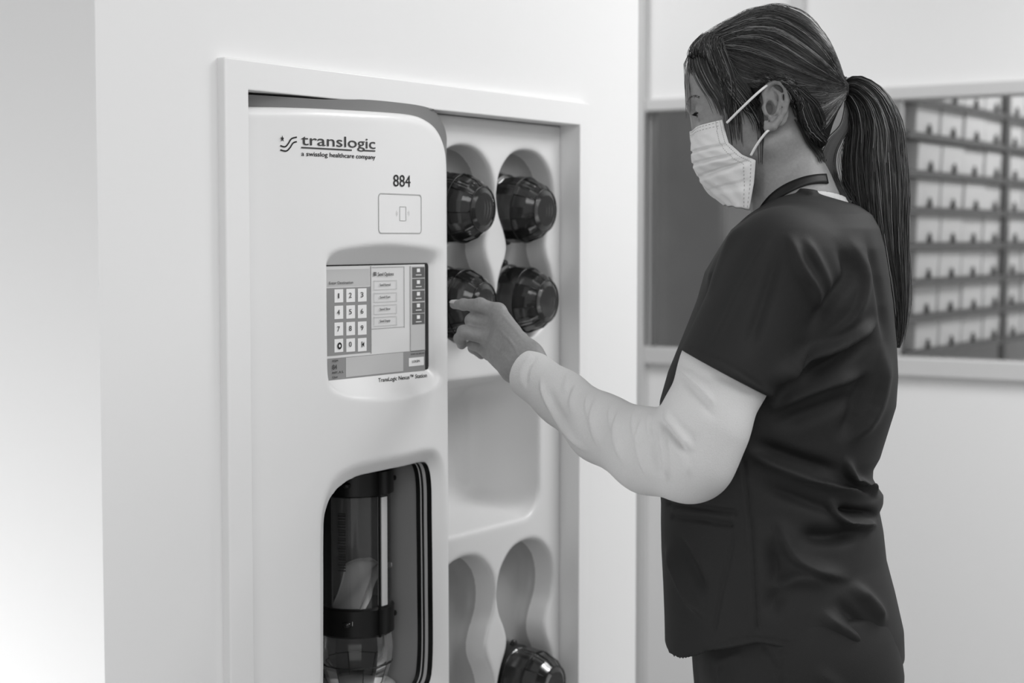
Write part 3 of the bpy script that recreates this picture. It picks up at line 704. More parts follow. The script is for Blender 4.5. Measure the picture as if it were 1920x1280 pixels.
def head_sdf(X, Y, Z):
    d = ell(X, Y, Z, mid(1435, 145), (.091, .072, .079), HA)
    d = smin(d, ell(X, Y, Z, mid(1352, 180, .008), (.038, .054, .046), HA), .03)
    d = smin(d, ell(X, Y, Z, mid(1358, 142, .006), (.043, .056, .044), HA), .03)
    d = smin(d, ell(X, Y, Z, mid(1379, 250, .008), (.051, .054, .06), HA), .03)
    d = smin(d, ell(X, Y, Z, mid(1396, 298, .008), (.050, .050, .045), HA), .03)
    d = smin(d, cone(X, Y, Z, mid(1352, 322, .01), mid(1362, 332, .01), .018, .018), .02)
    for s in (-1, 1): d = smin(d, cone(X, Y, Z, mid(1358, 338, .01), mid(1438, 275, 0)+hl*s*.053, .014, .014), .022)
    for s in (-1, 1): d = smin(d, ell(X, Y, Z, mid(1344, 257, .008)+hl*s*.033, (.021, .02, .022), HA), .015)   # cheek
    for s in (-1, 1): d = smin(d, cone(X, Y, Z, mid(1303, 197, .012)+hl*s*.010, mid(1322, 188, .01)+hl*s*.040, .007, .006), .012)  # brow
    d = smin(d, cone(X, Y, Z, mid(1315, 212, .014), mid(1315, 258, .016), .006, .009), .012)         # nose
    for s in (-1, 1):
        ec = mid(1313, 216, .010)+hl*s*.031
        d = smax(d, -(ell(X, Y, Z, ec+hf*.008, (.012, .015, .010), HA)), .010)
        d = smin(d, ell(X, Y, Z, ec-hf*.008, (.0135, .0145, .0125), HA), .004)                       # lids over the ball
        d = smax(d, -ell(X, Y, Z, ec+hf*.006-hu*.001, (.0065, .0125, .0052), HA), .002)
    # neck
    d = smin(d, cone(X, Y, Z, mid(1478, 250), mid(1492, 400), .0415, .044, (1, 1.22, 1)), .03)
    d = smin(d, cone(X, Y, Z, mid(1498, 395), mid(1505, 470), .048, .08, (1, 1.5, 1)), .04)
    d = smin(d, cone(X, Y, Z, mid(1520, 345), mid(1578, 425), .020, .035, (1, 1.6, 1)), .03)
    for s in (-1, 1): d = smin(d, cone(X, Y, Z, mid(1470, 265)+hl*s*.050, mid(1432, 400)+hl*s*.02, .010, .009), .02)
    # ears
    for s in (1, -1):
        def e(px, py, o=0): 
            p = L(px, py, EARD); q = p+hl*o
            if s == -1:
                c = mid(1440, 200); q = q-2*((q-c)@hl)*hl
            return q
        o0 = .004
        ax = (hf*.93+hl*s*.37, hl*s*.93-hf*.37, hu)
        d = smin(d, ell(X, Y, Z, e(1456, 196, .004), (.0165, .0045, .029), ax), .005)
        pts = [e(*p) for p in ((1437, 193, .006), (1433, 175, .007), (1440, 160, .010), (1453, 153, .012), (1466, 156, .014), (1475, 168, .016), (1477, 190, .016), (1471, 210, .013), (1461, 226, .010), (1450, 238, .008), (1440, 240, .006), (1436, 230, .005))]
        rs = [.003, .0036, .004, .0042, .0042, .004, .0036, .0034, .004, .0052, .0052, .003]
        d = smin(d, chain(X, Y, Z, pts, rs, .002), .003)
        pts = [e(*p) for p in ((1452, 168, .010), (1463, 178, .013), (1464, 195, .013), (1457, 210, .011), (1448, 216, .009))]
        d = smin(d, chain(X, Y, Z, pts, [.0022, .0028, .003, .0028, .0022], .002), .003)
        d = smin(d, cone(X, Y, Z, e(1434, 203, .007), e(1437, 212, .008), .004, .0035), .004)
        d = smax(d, -ell(X, Y, Z, e(1446, 203, .010), (.0058, .0095, .0095), ax), .002); d = smax(d, -cone(X, Y, Z, e(1444, 172, .016), e(1456, 186, .016), .0035, .003), .002)
    return d
HLO = np.array([lx(1280), -.14, lz(470)]); HHI = np.array([lx(1600), .14, lz(-10)])
body_parts = []
hv_, hf_ = nets(head_sdf, HLO, HHI, .0019); body_parts.append((hv_, hf_))

# ---- left hand, pointing (image landmarks with their own distances)
TIPD = 2.335
def H(x, y, d): return L(820+x/5.333, 520+y/5.333, d)
hand = {
 'index': ([H(605, 345, 2.290), H(425, 278, 2.300), H(262, 272, 2.318), H(168, 270, 2.330)], [.0108, .0094, .0076, .0060]),
 'middle': ([H(575, 455, 2.298), H(345, 432, 2.308), H(345, 455, 2.338), H(400, 470, 2.350)], [.0108, .0090, .0080, .0068]),
 'ring': ([H(520, 600, 2.296), H(268, 548, 2.296), H(225, 612, 2.308), H(243, 672, 2.320)], [.0110, .0092, .0078, .0066]),
 'pinky': ([H(520, 745, 2.304), H(372, 668, 2.318), H(360, 705, 2.330), H(440, 775, 2.332)], [.0100, .0080, .0070, .0060]),
 'thumb': ([H(820, 640, 2.285), H(640, 480, 2.330), H(520, 400, 2.352), H(440, 372, 2.366)], [.0140, .0115, .0095, .0075]),
}
wr = H(905, 880, 2.225)
def hand_sdf(X, Y, Z):
    d = None
    mc = [('index', H(880, 780, 2.236)), ('middle', H(850, 830, 2.238)), ('ring', H(800, 880, 2.244)), ('pinky', H(760, 910, 2.25))]
    for nme, w0 in mc:
        c = cone(X, Y, Z, w0, hand[nme][0][0], .0175, hand[nme][1][0]+.0005); d = c if d is None else smin(d, c, .012)
    d = smin(d, cone(X, Y, Z, H(900, 830, 2.236), L(1040, 735, 2.203), .0215, .018, (1.1, .9, 1.1)), .02)
    d = smin(d, cone(X, Y, Z, H(790, 890, 2.248), L(1015, 728, 2.210), .0135, .010), .02)
    d = smin(d, ell(X, Y, Z, H(720, 700, 2.275), (.024, .013, .026)), .012)
    for nme, (pts, rs) in hand.items():
        f = None
        for i in range(len(pts)-1):
            c = cone(X, Y, Z, pts[i], pts[i+1], rs[i], rs[i+1]); f = c if f is None else smin(f, c, .003)
        for i in (1, 2): f = smin(f, ell(X, Y, Z, pts[i]-np.array([0, .0012, -.0006]), (rs[i]*1.02,)*3), .003)
        d = smin(d, f, .006 if nme != 'thumb' else .009)
    # knuckles, tendons
    for nme in ('index', 'middle', 'ring', 'pinky'): 
        p = hand[nme][0][0]; d = smin(d, ell(X, Y, Z, p-np.array([0, .004, -.002]), (.0082, .0082, .0082)), .006)
    # creases
    for a, b in ((H(410, 215, 2.29), H(425, 330, 2.29)),):
        d = smax(d, -cone(X, Y, Z, a-np.array([0, .012, 0]), b-np.array([0, .012, 0]), .0012, .0012), .002)
    return d
pp = np.array([L(835, 555, 2.25), L(1060, 790, 2.4), L(1045, 640, 2.15)])
hv2, hf2 = nets(hand_sdf, (lx(832, 2.3)-.0, L(900, 600, 2.12)[1], L(900, 790, 2.2)[2]), (L(1060, 700, 2.2)[0], L(900, 600, 2.40)[1], L(900, 545, 2.2)[2]), .0011)
hv2 = fold(hv2, hf2, [([(935, 582), (985, 640)], 3, .0008), ([(930, 610), (975, 660)], 3, .0007), ([(915, 640), (960, 680)], 3, .0006), ([(955, 590), (1010, 655)], 4, -.0006), ([(950, 625), (985, 690)], 2.5, .0006),
     ([(893, 558), (894, 576)], 1.6, -.0007), ([(899, 558), (900, 577)], 1.6, -.0006), ([(870, 562), (871, 580)], 1.3, -.0004)], noise=.0004)
body_parts.append((hv2, hf2))

# ---- torso, hips, legs and the other arm (under the clothes)
tors = np.array([  # row px, front px, back px, half depth (m)
 (366,1490,1512,.050),(372,1472,1540,.066),(380,1452,1572,.085),(388,1438,1600,.098),(405,1402,1622,.128),(430,1372,1634,.152),(465,1350,1643,.168),(510,1322,1652,.176),(565,1306,1661,.178),(640,1276,1670,.172),(700,1252,1675,.164),
 (755,1237,1673,.158),(800,1236,1660,.153),(850,1237,1645,.150),(872,1238,1632,.149),(890,1239,1631,.150),(908,1240,1641,.151),(922,1241,1651,.152),(936,1242,1650,.152),(950,1243,1643,.153),(985,1243,1650,.158),(1040,1244,1656,.166),(1100,1247,1672,.176),(1170,1250,1688,.184),(1245,1252,1692,.186),(1300,1255,1692,.184)], float)
tz = np.array([lz(r[0]) for r in tors])[::-1]
tf = np.array([lx(r[1]) for r in tors])[::-1]; tb = np.array([lx(r[2]) for r in tors])[::-1]; th = tors[:, 3][::-1]
# columns lean slightly because rows are seen in perspective: measure them row by row
for i, r in enumerate(tors[::-1]): tf[i] = L(r[1], r[0], 2.2)[0]; tb[i] = L(r[2], r[0], 2.2)[0]; tz[i] = L(1450, r[0], 2.2)[2]
def sect(X, Y, Z, off=0, p=2.25, tabs=None):
    z_, f_, b_, h_ = tabs or (tz, tf, tb, th)
    f = np.interp(Z, z_, f_)+off; b = np.interp(Z, z_, b_)-off; h = np.interp(Z, z_, h_)-off
    c = (f+b)/2; a = np.maximum((b-f)/2, .005); h = np.maximum(h, .005)
    k = (np.abs((X-c)/a)**p+np.abs(Y/h)**p)**(1/p); d = (k-1)*np.minimum(a, h)
    return np.maximum(d, Z-z_[-1])
SHL = L(1462, 492, 2.06); ELB = L(1287, 855, 2.02); WRI = L(1004, 706, 2.218)
SHR = L(1470, 492, 2.34); ELR = L(1475, 850, 2.41); WRR = L(1450, 1090, 2.42)
PZ = 0.0
def leg_pts(s):
    return [np.array([lx(1492), s*.082, .84]), np.array([lx(1475), s*.09, .50]), np.array([lx(1500), s*.092, .10])]
def low_sdf(X, Y, Z):
    d = sect(X, Y, Z, .045); d = np.maximum(d, .84-Z)
    for s in (-1, 1):
        p = leg_pts(s); d = smin(d, chain(X, Y, Z, p, [.075, .05, .036], .02), .02)
        d = smin(d, ell(X, Y, Z, p[2]+np.array([-.06, 0, -.055]), (.115, .040, .035)), .02)
    d = smin(d, chain(X, Y, Z, [SHL, L(1318, 800, 2.02), ELB, L(1222, 842, 2.06), L(1125, 795, 2.13), L(1050, 742, 2.19), L(1022, 722, 2.205)], [.042, .036, .036, .036, .028, .024, .022], .01), .02)
    d = smin(d, chain(X, Y, Z, [SHR, ELR, WRR], [.045, .036, .024], .01), .02)
    q = WRR+np.array([-.045, .0, -.055]); d = smin(d, cone(X, Y, Z, WRR, q, .020, .024, (1, .7, 1)), .012)
    for i in range(4):
        b = q+np.array([-.012+.011*i-.01, .0, -.012+.004*i]); m_ = b+np.array([-.02, .006, -.032]); t_ = m_+np.array([.004, .012, -.022]); d = smin(d, chain(X, Y, Z, [b, m_, t_], [.0085, .008, .0065], .003), .004)
    d = smin(d, chain(X, Y, Z, [WRR+np.array([-.02, -.012, -.02]), WRR+np.array([-.05, -.03, -.045]), WRR+np.array([-.075, -.033, -.07])], [.012, .010, .008], .004), .006)
    return d
body_parts.append(nets(low_sdf, (lx(1000, 2.2)-.05, -.26, -.01), (lx(1700), .27, 1.46), .006))
V = np.concatenate([a for a, b in body_parts]); off = np.cumsum([0]+[len(a) for a, b in body_parts]); F = np.concatenate([b+off[i] for i, (a, b) in enumerate(body_parts)])
def quick(name, V, F, m, parent=person):
    me = bpy.data.meshes.new(name); me.vertices.add(len(V)); me.vertices.foreach_set('co', V.ravel().astype(np.float32))
    me.loops.add(len(F)*4); me.loops.foreach_set('vertex_index', F.ravel().astype(np.int32)); me.polygons.add(len(F)); me.polygons.foreach_set('loop_start', (np.arange(len(F))*4).astype(np.int32))
    me.polygons.foreach_set('use_smooth', np.ones(len(F), dtype=bool)); me.update(calc_edges=True); me.validate(); me.materials.append(m); o = bpy.data.objects.new(name, me); C.objects.link(o)
    if parent is not None: o.parent = parent
    return o
body = quick('body', V, F, M['skin'])
# nails
def nail(a, b, r, up_):
    a, b = np.array(a), np.array(b); u = (b-a)/np.linalg.norm(b-a); n_ = np.array(up_, float); n_ -= u*(n_@u); n_ /= np.linalg.norm(n_); s_ = np.cross(u, n_)
    k = MB(); V = []; NU, NV = 6, 7
    for i in range(NU):
        for j in range(NV):
            t = (i/(NU-1)-.55)*.0095; ang = (j/(NV-1)-.5)*1.7; ww = 1-.25*(i/(NU-1))**3; rr = r*1.03-(.0005*(i/(NU-1))**2)
            V.append(b+u*t+n_*rr*math.cos(ang*ww)+s_*rr*math.sin(ang*ww))
    k.add(V, [(i*NV+j, (i+1)*NV+j, (i+1)*NV+j+1, i*NV+j+1) for i in range(NU-1) for j in range(NV-1)])
    o = k.build('fingernail', M['nail'], person, smooth=True); q = o.modifiers.new('s', 'SOLIDIFY'); q.thickness = .0006
ip = hand['index'][0]; nail(ip[2], ip[3], .0060, (-.25, -.45, 1))

# ---- scrub top
hemx = [lx(p, 2.1) for p in (1240, 1250, 1285, 1330, 1410, 1480, 1560, 1600, 1660, 1700)]
hemz = [L(1450, p, q)[2] for p, q in ((1232, 2.2), (1240, 2.19), (1243, 2.12), (1224, 2.07), (1208, 2.04), (1220, 2.03), (1240, 2.05), (1245, 2.08), (1239, 2.15), (1222, 2.2))]
def sleeve(X, Y, Z, S, hc, n_, r0, r1):
    e_ = S+(hc-S)*1.25; d = cone(X, Y, Z, S, e_, r0, r0+(r1-r0)*1.25); return smax(d, (X-hc[0])*n_[0]+(Y-hc[1])*n_[1]+(Z-hc[2])*n_[2], .003)
HCL = L(1359, 700, 2.035); nL = HCL-SHL; nL = nL/np.linalg.norm(nL); nL2 = L(1404, 603, 2.035)-L(1359, 700, 2.035)
ha = L(1280, 660, 2.035); hb_ = L(1436, 740, 2.035); tt_ = (hb_-ha)/np.linalg.norm(hb_-ha); nH = np.cross(tt_, np.array([0, 1, 0])); nH = nH if nH[2] < 0 else -nH
HCR = SHR+(ELR-SHR)*.55; nR = (ELR-SHR)/np.linalg.norm(ELR-SHR)
def top_sdf(X, Y, Z, off=0):
    d = sect(X, Y, Z, off)
    d = smax(d, L(1450, 366, 2.2)[2]-.002-Z if False else d, .001)
    d = smin(d, cone(X, Y, Z, L(1480, 440, 2.14), SHL+np.array([0, 0, -.01]), .040-off, .060-off), .05)
    d = smin(d, cone(X, Y, Z, L(1480, 440, 2.26), SHR+np.array([0, 0, -.01]), .040-off, .058-off), .05)
    a = sleeve(X, Y, Z, SHL, HCL, nH, .064-off, .0625-off); d = smin(d, a, .02)
    a = sleeve(X, Y, Z, SHR, HCR, nR, .062-off, .060-off); d = smin(d, a, .02)
    return d
def top_full(X, Y, Z):
    d = top_sdf(X, Y, Z); hz = np.interp(X, hemx, hemz); d = smax(d, hz-Z, .003)
    inn = np.maximum(sect(X, Y, Z, .007), Z-hz-.05); return np.maximum(d, -inn)
G = [  # folds of the top: (points, width px, height m, steep side, end taper)
 ([(1457, 425), (1400, 520), (1330, 661)], 7, .0022, 0, .2),
 ([(1462, 440), (1440, 540), (1395, 680)], 16, -.003, 0, .3),
 ([(1475, 434), (1497, 498), (1525, 543), (1534, 593)], 13, .006, 1, .3),
 ([(1500, 440), (1535, 500), (1560, 560)], 12, .004, 0, .3),
 ([(1561, 439), (1593, 507), (1560, 560), (1505, 640)], 16, -.006, 0, .3),
 ([(1590, 440), (1618, 520), (1600, 590), (1540, 640)], 12, .004, 1, .3),
 ([(1647, 598), (1579, 647), (1500, 675), (1443, 729)], 13, .008, -1, .2),
 ([(1640, 625), (1575, 672), (1495, 712)], 15, -.006, 0, .3),
 ([(1633, 697), (1529, 729), (1430, 775)], 14, .006, -1, .3),
 ([(1620, 735), (1530, 770), (1440, 800)], 18, -.005, 0, .3),
 ([(1660, 640), (1640, 760), (1585, 840)], 14, .006, 1, .3),
 ([(1625, 690), (1600, 780), (1565, 830)], 16, -.005, 0, .3),
 ([(1585, 850), (1590, 888), (1615, 912), (1648, 935)], 9, .008, 1, .3),
 ([(1393, 843), (1484, 882), (1565, 912), (1640, 936)], 11, .007, -1, .25),
 ([(1400, 825), (1490, 860), (1590, 890)], 16, -.006, 0, .3),
 ([(1410, 900), (1490, 930), (1560, 955), (1643, 965)], 16, -.005, 0, .3),
 ([(1558, 930), (1566, 962), (1600, 985), (1645, 985)], 8, .007, 1, .25),
 ([(1575, 945), (1600, 960), (1645, 962)], 9, -.007, 0, .3),
 ([(1452, 963), (1485, 1044), (1546, 1077), (1600, 1085)], 15, .006, 1, .3),
 ([(1490, 1000), (1560, 1005), (1625, 990)], 17, -.008, 0, .3),
 ([(1590, 1090), (1635, 1140), (1655, 1180)], 14, .006, 0, .35),
 ([(1530, 1145), (1580, 1180), (1625, 1215)], 14, .005, 0, .35),
 ([(1560, 1120), (1610, 1170), (1640, 1220)], 14, -.004, 0, .35),
 ([(1440, 1000), (1460, 1080), (1440, 1170)], 22, -.005, 0, .3),
 ([(1430, 1110), (1500, 1085), (1560, 1100)], 16, .004, 0, .35),
 ([(1249, 1012), (1275, 1080), (1300, 1130), (1335, 1166)], 9, .005, 0, .3),
 ([(1262, 990), (1300, 1070), (1325, 1120)], 12, -.004, 0, .3),
 ([(1391, 853), (1405, 950), (1412, 1044), (1420, 1190)], 4.5, -.003, 0, .05),
 ([(1384, 855), (1398, 950), (1405, 1044), (1413, 1190)], 5, .0015, 0, .05),
 ([(1250, 943), (1320, 952), (1385, 961)], 4.2, -.0042, 0, .04), ([(1258, 967), (1320, 975), (1378, 985)], 4.0, -.004, 0, .04),
 ([(1258, 955), (1320, 963), (1378, 972)], 6, .0018, 0, .06),
 ([(1378, 985), (1367, 1050), (1350, 1120), (1338, 1190)], 4, -.0022, 0, .1),
 ([(1275, 1231), (1330, 1212), (1410, 1196), (1480, 1207), (1560, 1227), (1600, 1232), (1660, 1226)], 2.6, -.0016, 0, .03),
 ([(1290, 650), (1360, 680), (1430, 726)], 2.6, -.0012, 0, .04),
 ([(1400, 410), (1350, 480), (1322, 560)], 10, .003, 0, .3),
 ([(1620, 430), (1652, 560), (1662, 660)], 9, -.003, 0, .3),
]
o, _, _ = nets_obj('scrub_top', top_full, (lx(1225, 2.2)-.01, -.26, lz(1270, 2.27)), (lx(1710, 2.2), .26, lz(355)), .0028, M['scrub'], person, post=lambda V, F: fold(V, F, G, noise=.0008, amp_mul=2.1))

# ---- white undershirt: the two sleeves and the neck edge
def cut(X, Y, Z, p, n_): return (X-p[0])*n_[0]+(Y-p[1])*n_[1]+(Z-p[2])*n_[2]
wn = WRI-ELB; wn /= np.linalg.norm(wn); WC = L(987, 692, 2.228)
def sl_sdf(X, Y, Z):
    mids = [SHL+np.array([0, 0, -.02]), L(1361, 690, 2.04), L(1318, 800, 2.02), ELB+np.array([.004, 0, .0]), L(1220, 845, 2.06), L(1128, 802, 2.13), L(1054, 746, 2.19), WC+wn*.02]
    d = chain(X, Y, Z, mids, [.046, .0540, .0525, .053, .0500, .0415, .0345, .0325], .016)
    d = smax(d, cut(X, Y, Z, WC, wn*.96+np.array([0, 0, .0])), .004)
    return d
GS = [([(1266, 688), (1290, 705), (1343, 765)], 6, .004, 1, .25), ([(1240, 765), (1262, 800), (1300, 851)], 7, .0055, 1, .3), ([(1232, 780), (1262, 815), (1285, 850)], 9, -.003, 0, .3),
 ([(1238, 800), (1246, 850), (1252, 906)], 5, .004, 0, .3), ([(1222, 790), (1228, 850), (1246, 900)], 9, -.0025, 0, .3), ([(1258, 820), (1285, 870), (1290, 900)], 9, .002, 0, .3),
 ([(1275, 700), (1320, 760), (1350, 790)], 10, -.002, 0, .3), ([(1013, 700), (1020, 745), (1060, 810), (1105, 852)], 4.5, .003, 1, .2), ([(1030, 720), (1040, 760), (1075, 810)], 8, -.002, 0, .3),
 ([(1010, 665), (990, 690), (985, 730)], 4, -.0015, 0, .2), ([(1000, 662), (978, 690), (975, 728)], 5, .0012, 0, .2),
 ([(1068, 690), (1060, 720), (1058, 740)], 5, .0016, 0, .3), ([(1086, 708), (1070, 750), (1074, 785)], 6, .0018, 1, .35), ([(1108, 722), (1098, 760), (1108, 800)], 5, .0012, 1, .4), ([(1122, 734), (1108, 790), (1128, 850)], 7, .0022, 1, .35),
 ([(1150, 744), (1142, 780), (1150, 820)], 5, .0016, 1, .4), ([(1166, 752), (1152, 820), (1178, 885)], 7, .0024, 1, .35), ([(1190, 760), (1186, 800), (1196, 845)], 5, .0018, 1, .4), ([(1210, 766), (1196, 840), (1228, 915)], 8, .0028, 1, .3), ([(1220, 770), (1216, 800), (1224, 830)], 4, .002, 0, .3),
 ([(1330, 700), (1390, 730), (1420, 745)], 8, -.002, 0, .3)]
us, V1, F1 = nets_obj('sleeve', sl_sdf, (L(950, 700, 2.3)[0], -.28, lz(975, 2.0)), (lx(1500), .13, lz(470, 2.05)), .0022, M['knit'], None, post=lambda V, F: fold(V, F, GS, noise=.0006, amp_mul=1.45))
bpy.data.objects.remove(us)
def slr(X, Y, Z):
    d = chain(X, Y, Z, [SHR, ELR, WRR+(ELR-WRR)*.08], [.05, .047, .032], .02); return d
V2, F2 = nets(slr, (lx(1340, 2.2), .05, .6), (lx(1600), .30, 1.42), .004)
def neckband(X, Y, Z):
    d = cone(X, Y, Z, L(1498, 330, 2.2), L(1503, 420, 2.2), .052, .074, (1, 1.3, 1)); t = cut(X, Y, Z, L(1545, 362, 2.2), np.array([-.42, 0, .9])/1.0)
    return np.maximum(d, t)
quick('undershirt', np.concatenate([V1, V2]), np.concatenate([F1, F2+len(V1)]), M['knit'])

# ---- trousers and shoes
pt = np.array([(1130,1305,1660,.165),(1200,1302,1672,.172),(1245,1304,1688,.176),(1290,1308,1688,.178),(1330,1312,1680,.176),(1400,1335,1655,.172),(1470,1370,1615,.150),(1540,1410,1570,.10)], float)
pz = np.array([lz(r[0]) for r in pt])[::-1]; pf = np.array([L(r[1], r[0], 2.2)[0] for r in pt])[::-1]; pbk = np.array([L(r[2], r[0], 2.2)[0] for r in pt])[::-1]; ph = pt[:, 3][::-1]
def pants_sdf(X, Y, Z):
    d = sect(X, Y, Z, .004, tabs=(pz, pf, pbk, ph)); d = np.maximum(d, pz[0]-.01-Z)
    for s in (-1, 1):
        p = leg_pts(s); a = chain(X, Y, Z, [p[0]+np.array([.0, 0, -.02]), p[1], p[2]+np.array([0, 0, -.03])], [.104, .082, .074], .03); d = smin(d, a, .05)
    return smax(d, .035-Z, .004)
GP = [([(1352, 1250), (1345, 1330)], 5, .003, 0, .1), ([(1430, 1208), (1448, 1235), (1462, 1262)], 6, -.004, 0, .2), ([(1465, 1215), (1468, 1300), (1470, 1400)], 3.2, -.003, 0, .05), ([(1520, 1250), (1570, 1290), (1590, 1330)], 12, .004, 0, .3), ([(1330, 1245), (1400, 1225)], 8, .003, 0, .3)]
nets_obj('trousers', pants_sdf, (lx(1270)-.03, -.22, .02), (lx(1710)+.02, .22, lz(1120)), .0045, M['pants'], person, post=lambda V, F: fold(V, F, GP, noise=.0018))
for s in (-1, 1):
    p = leg_pts(s)[2]
    def shoe(X, Y, Z):
        c = np.array([p[0]-.06, p[1], 0]); d = ell(X, Y, Z, c+np.array([.0, 0, .03]), (.135, .047, .045)); d = smin(d, ell(X, Y, Z, c+np.array([.06, 0, .05]), (.065, .042, .05)), .03); return smax(d, -Z+.001, .004)
    nets_obj('shoe', shoe, (p[0]-.22, p[1]-.07, -.004), (p[0]+.12, p[1]+.07, .12), .005, M['shoe'], person)

def bvh(V, F): return BVHTree.FromPolygons([Vector(v) for v in V], [tuple(int(i) for i in f) for f in F])
BB = bvh(hv_, hf_)
# ---- surgical mask: a pleated sheet over nose, mouth and chin
rows_ = [ # t, near-edge px, near-edge py, front px, front py
 (0, 1357, 226, 1306, 246), (.18, 1361, 244, 1303, 262), (.36, 1368, 268, 1302, 284), (.55, 1392, 290, 1306, 310), (.72, 1416, 300, 1319, 336), (.86, 1413, 342, 1336, 358), (1, 1405, 390, 1362, 380)]
rt = [r[0] for r in rows_]; NT, NS = 84, 61; V = []
cen = mid(1400, 280, .008)
for i in range(NT):
    t = i/(NT-1); g_ = [np.interp(t, rt, [r[j] for r in rows_]) for j in range(1, 5)]
    ew = np.interp(t, [0, .3, .55, .72, 1], [.050, .056, .062, .060, .050])
    fr = mid(g_[2], g_[3], .014)
    ne = L(g_[0], g_[1], HD-ew+.006)
    fa = ne-2*((ne-cen)@hl)*hl; me_ = (ne+fa)/2
    pl = 0
    for c0, w0, a0 in ((.16, .018, .0016), (.40, .02, .003), (.56, .02, .003), (.72, .02, .0028), (.88, .015, .001)):
        u_ = (t-c0)/w0; pl += a0*(1/(1+math.exp(-2.6*u_))-.5)*math.exp(-max(t-c0, 0)/.12)*2 if t > c0-.05 else 0
    for j in range(NS):
        s_ = j/(NS-1)*2-1; an = s_*PI/2; 
        sx = abs(math.sin(an))**.92*(1 if s_ > 0 else -1); cx2 = abs(math.cos(an))**.86
        p = me_+(ne-me_)*(-sx)+(fr-me_)*cx2
        o_ = p-cen; o_ -= hu*(o_@hu)*.6; o_ /= np.linalg.norm(o_)
        edge = math.exp(-((1-abs(s_))/.08)**2); wr_ = .0009*math.sin(s_*23+t*31)*(.4+t)
        fw_ = .25+.75*min(1, abs(s_)/.5); p = p+o_*(pl*1.5*(1-edge)*fw_+.0035+wr_*(1-edge)); h_ = BB.find_nearest(Vector(p)); hn = np.array(h_[1]); dd_ = (p-np.array(h_[0]))@hn; V.append(p+hn*max(0, .0026-dd_))
k = MB(); k.add(V, [(i*NS+j, i*NS+j+1, (i+1)*NS+j+1, (i+1)*NS+j) for i in range(NT-1) for j in range(NS-1)])
fm = k.build('face_mask', M['mask'], person, smooth=True); q = fm.modifiers.new('s', 'SOLIDIFY'); q.thickness = .0012; q.offset = 0
VM = np.array(V).reshape(NT, NS, 3)
# stitched rims
for sgn in (0, NS-1):
    k = MB(); jj = 1 if sgn == 0 else NS-2
    for row_ in (jj, jj+(2 if sgn == 0 else -2)): 
        for i in range(1, NT-2, 2): 
            a, b = VM[i, row_], VM[i+1, row_]; o_ = (a-cen)/np.linalg.norm(a-cen)*.0009; k.tube([a+o_, b+o_], .0005, 4)
    k.build('mask_stitching', M['line'], fm)
k = MB(); 
for i in (3, 8):
    for j in range(2, NS-3, 2): a, b = VM[i, j], VM[i, j+1]; o_ = (a-cen)/np.linalg.norm(a-cen)*.0009; k.tube([a+o_, b+o_], .0004, 4)
k.build('mask_stitching', M['line'], fm)
for s in (1, -1):
    def mir(p): 
        c = mid(1440, 200); return p if s == 1 else p-2*((p-c)@hl)*hl
    for pts in (((1363, 230, 2.139), (1385, 208, 2.124), (1410, 184, 2.113), (1428, 168, 2.110), (1442, 157, 2.118), (1452, 150, 2.128)), ((1408, 291, 2.138), (1418, 273, 2.130), (1430, 256, 2.122), (1440, 245, 2.118), (1452, 238, 2.124))):
        k = MB(); k.tube(crom([mir(L(*p)) for p in pts], 6), .0017, 8); k.build('ear_loop', M['loop'], fm, smooth=True)
# ---- eyes and brows
for s in (1, -1):
    ec = mid(1313, 216, .010)+hl*s*.031
    k = MB(); k.lathe([(.0118*math.sin(a), .0118*math.cos(a)) for a in np.linspace(.001, PI-.001, 17)], 20); ey = k.build('eye', [M['eye']], person, smooth=True); ey.location = ec-hf*.0085
    k = MB(); k.lathe([(0, .0003), (.004, 0), (.0055, -.001), (.0055, -.002)], 20); ir = k.build('iris', M['iris'], ey, smooth=True)
    ir.matrix_local = Matrix.Translation(Vector(hf*.0116-hu*.002)) @ Vector(hf-hu*.15).to_track_quat('Z', 'Y').to_matrix().to_4x4()
    k = MB()
    for q_ in np.linspace(-1, 1, 26):
        b = ec+hl*q_*.0125-hf*(.0045*q_*q_-.0052)+hu*(.0014*(1-q_*q_)); tip = b+hf*.0042-hu*.0016+hl*q_*.002; k.tube([b, (b+tip)/2-hu*.0009, tip], [.0005, .0004, .0001], 4)
    k.tube([ec+hl*q_*.0128-hf*(.0045*q_*q_-.0050)+hu*(.0012*(1-q_*q_)) for q_ in np.linspace(-1, 1, 14)], .0007, 5)
    k.build('eyelash', M['hairbase'], person, smooth=True)
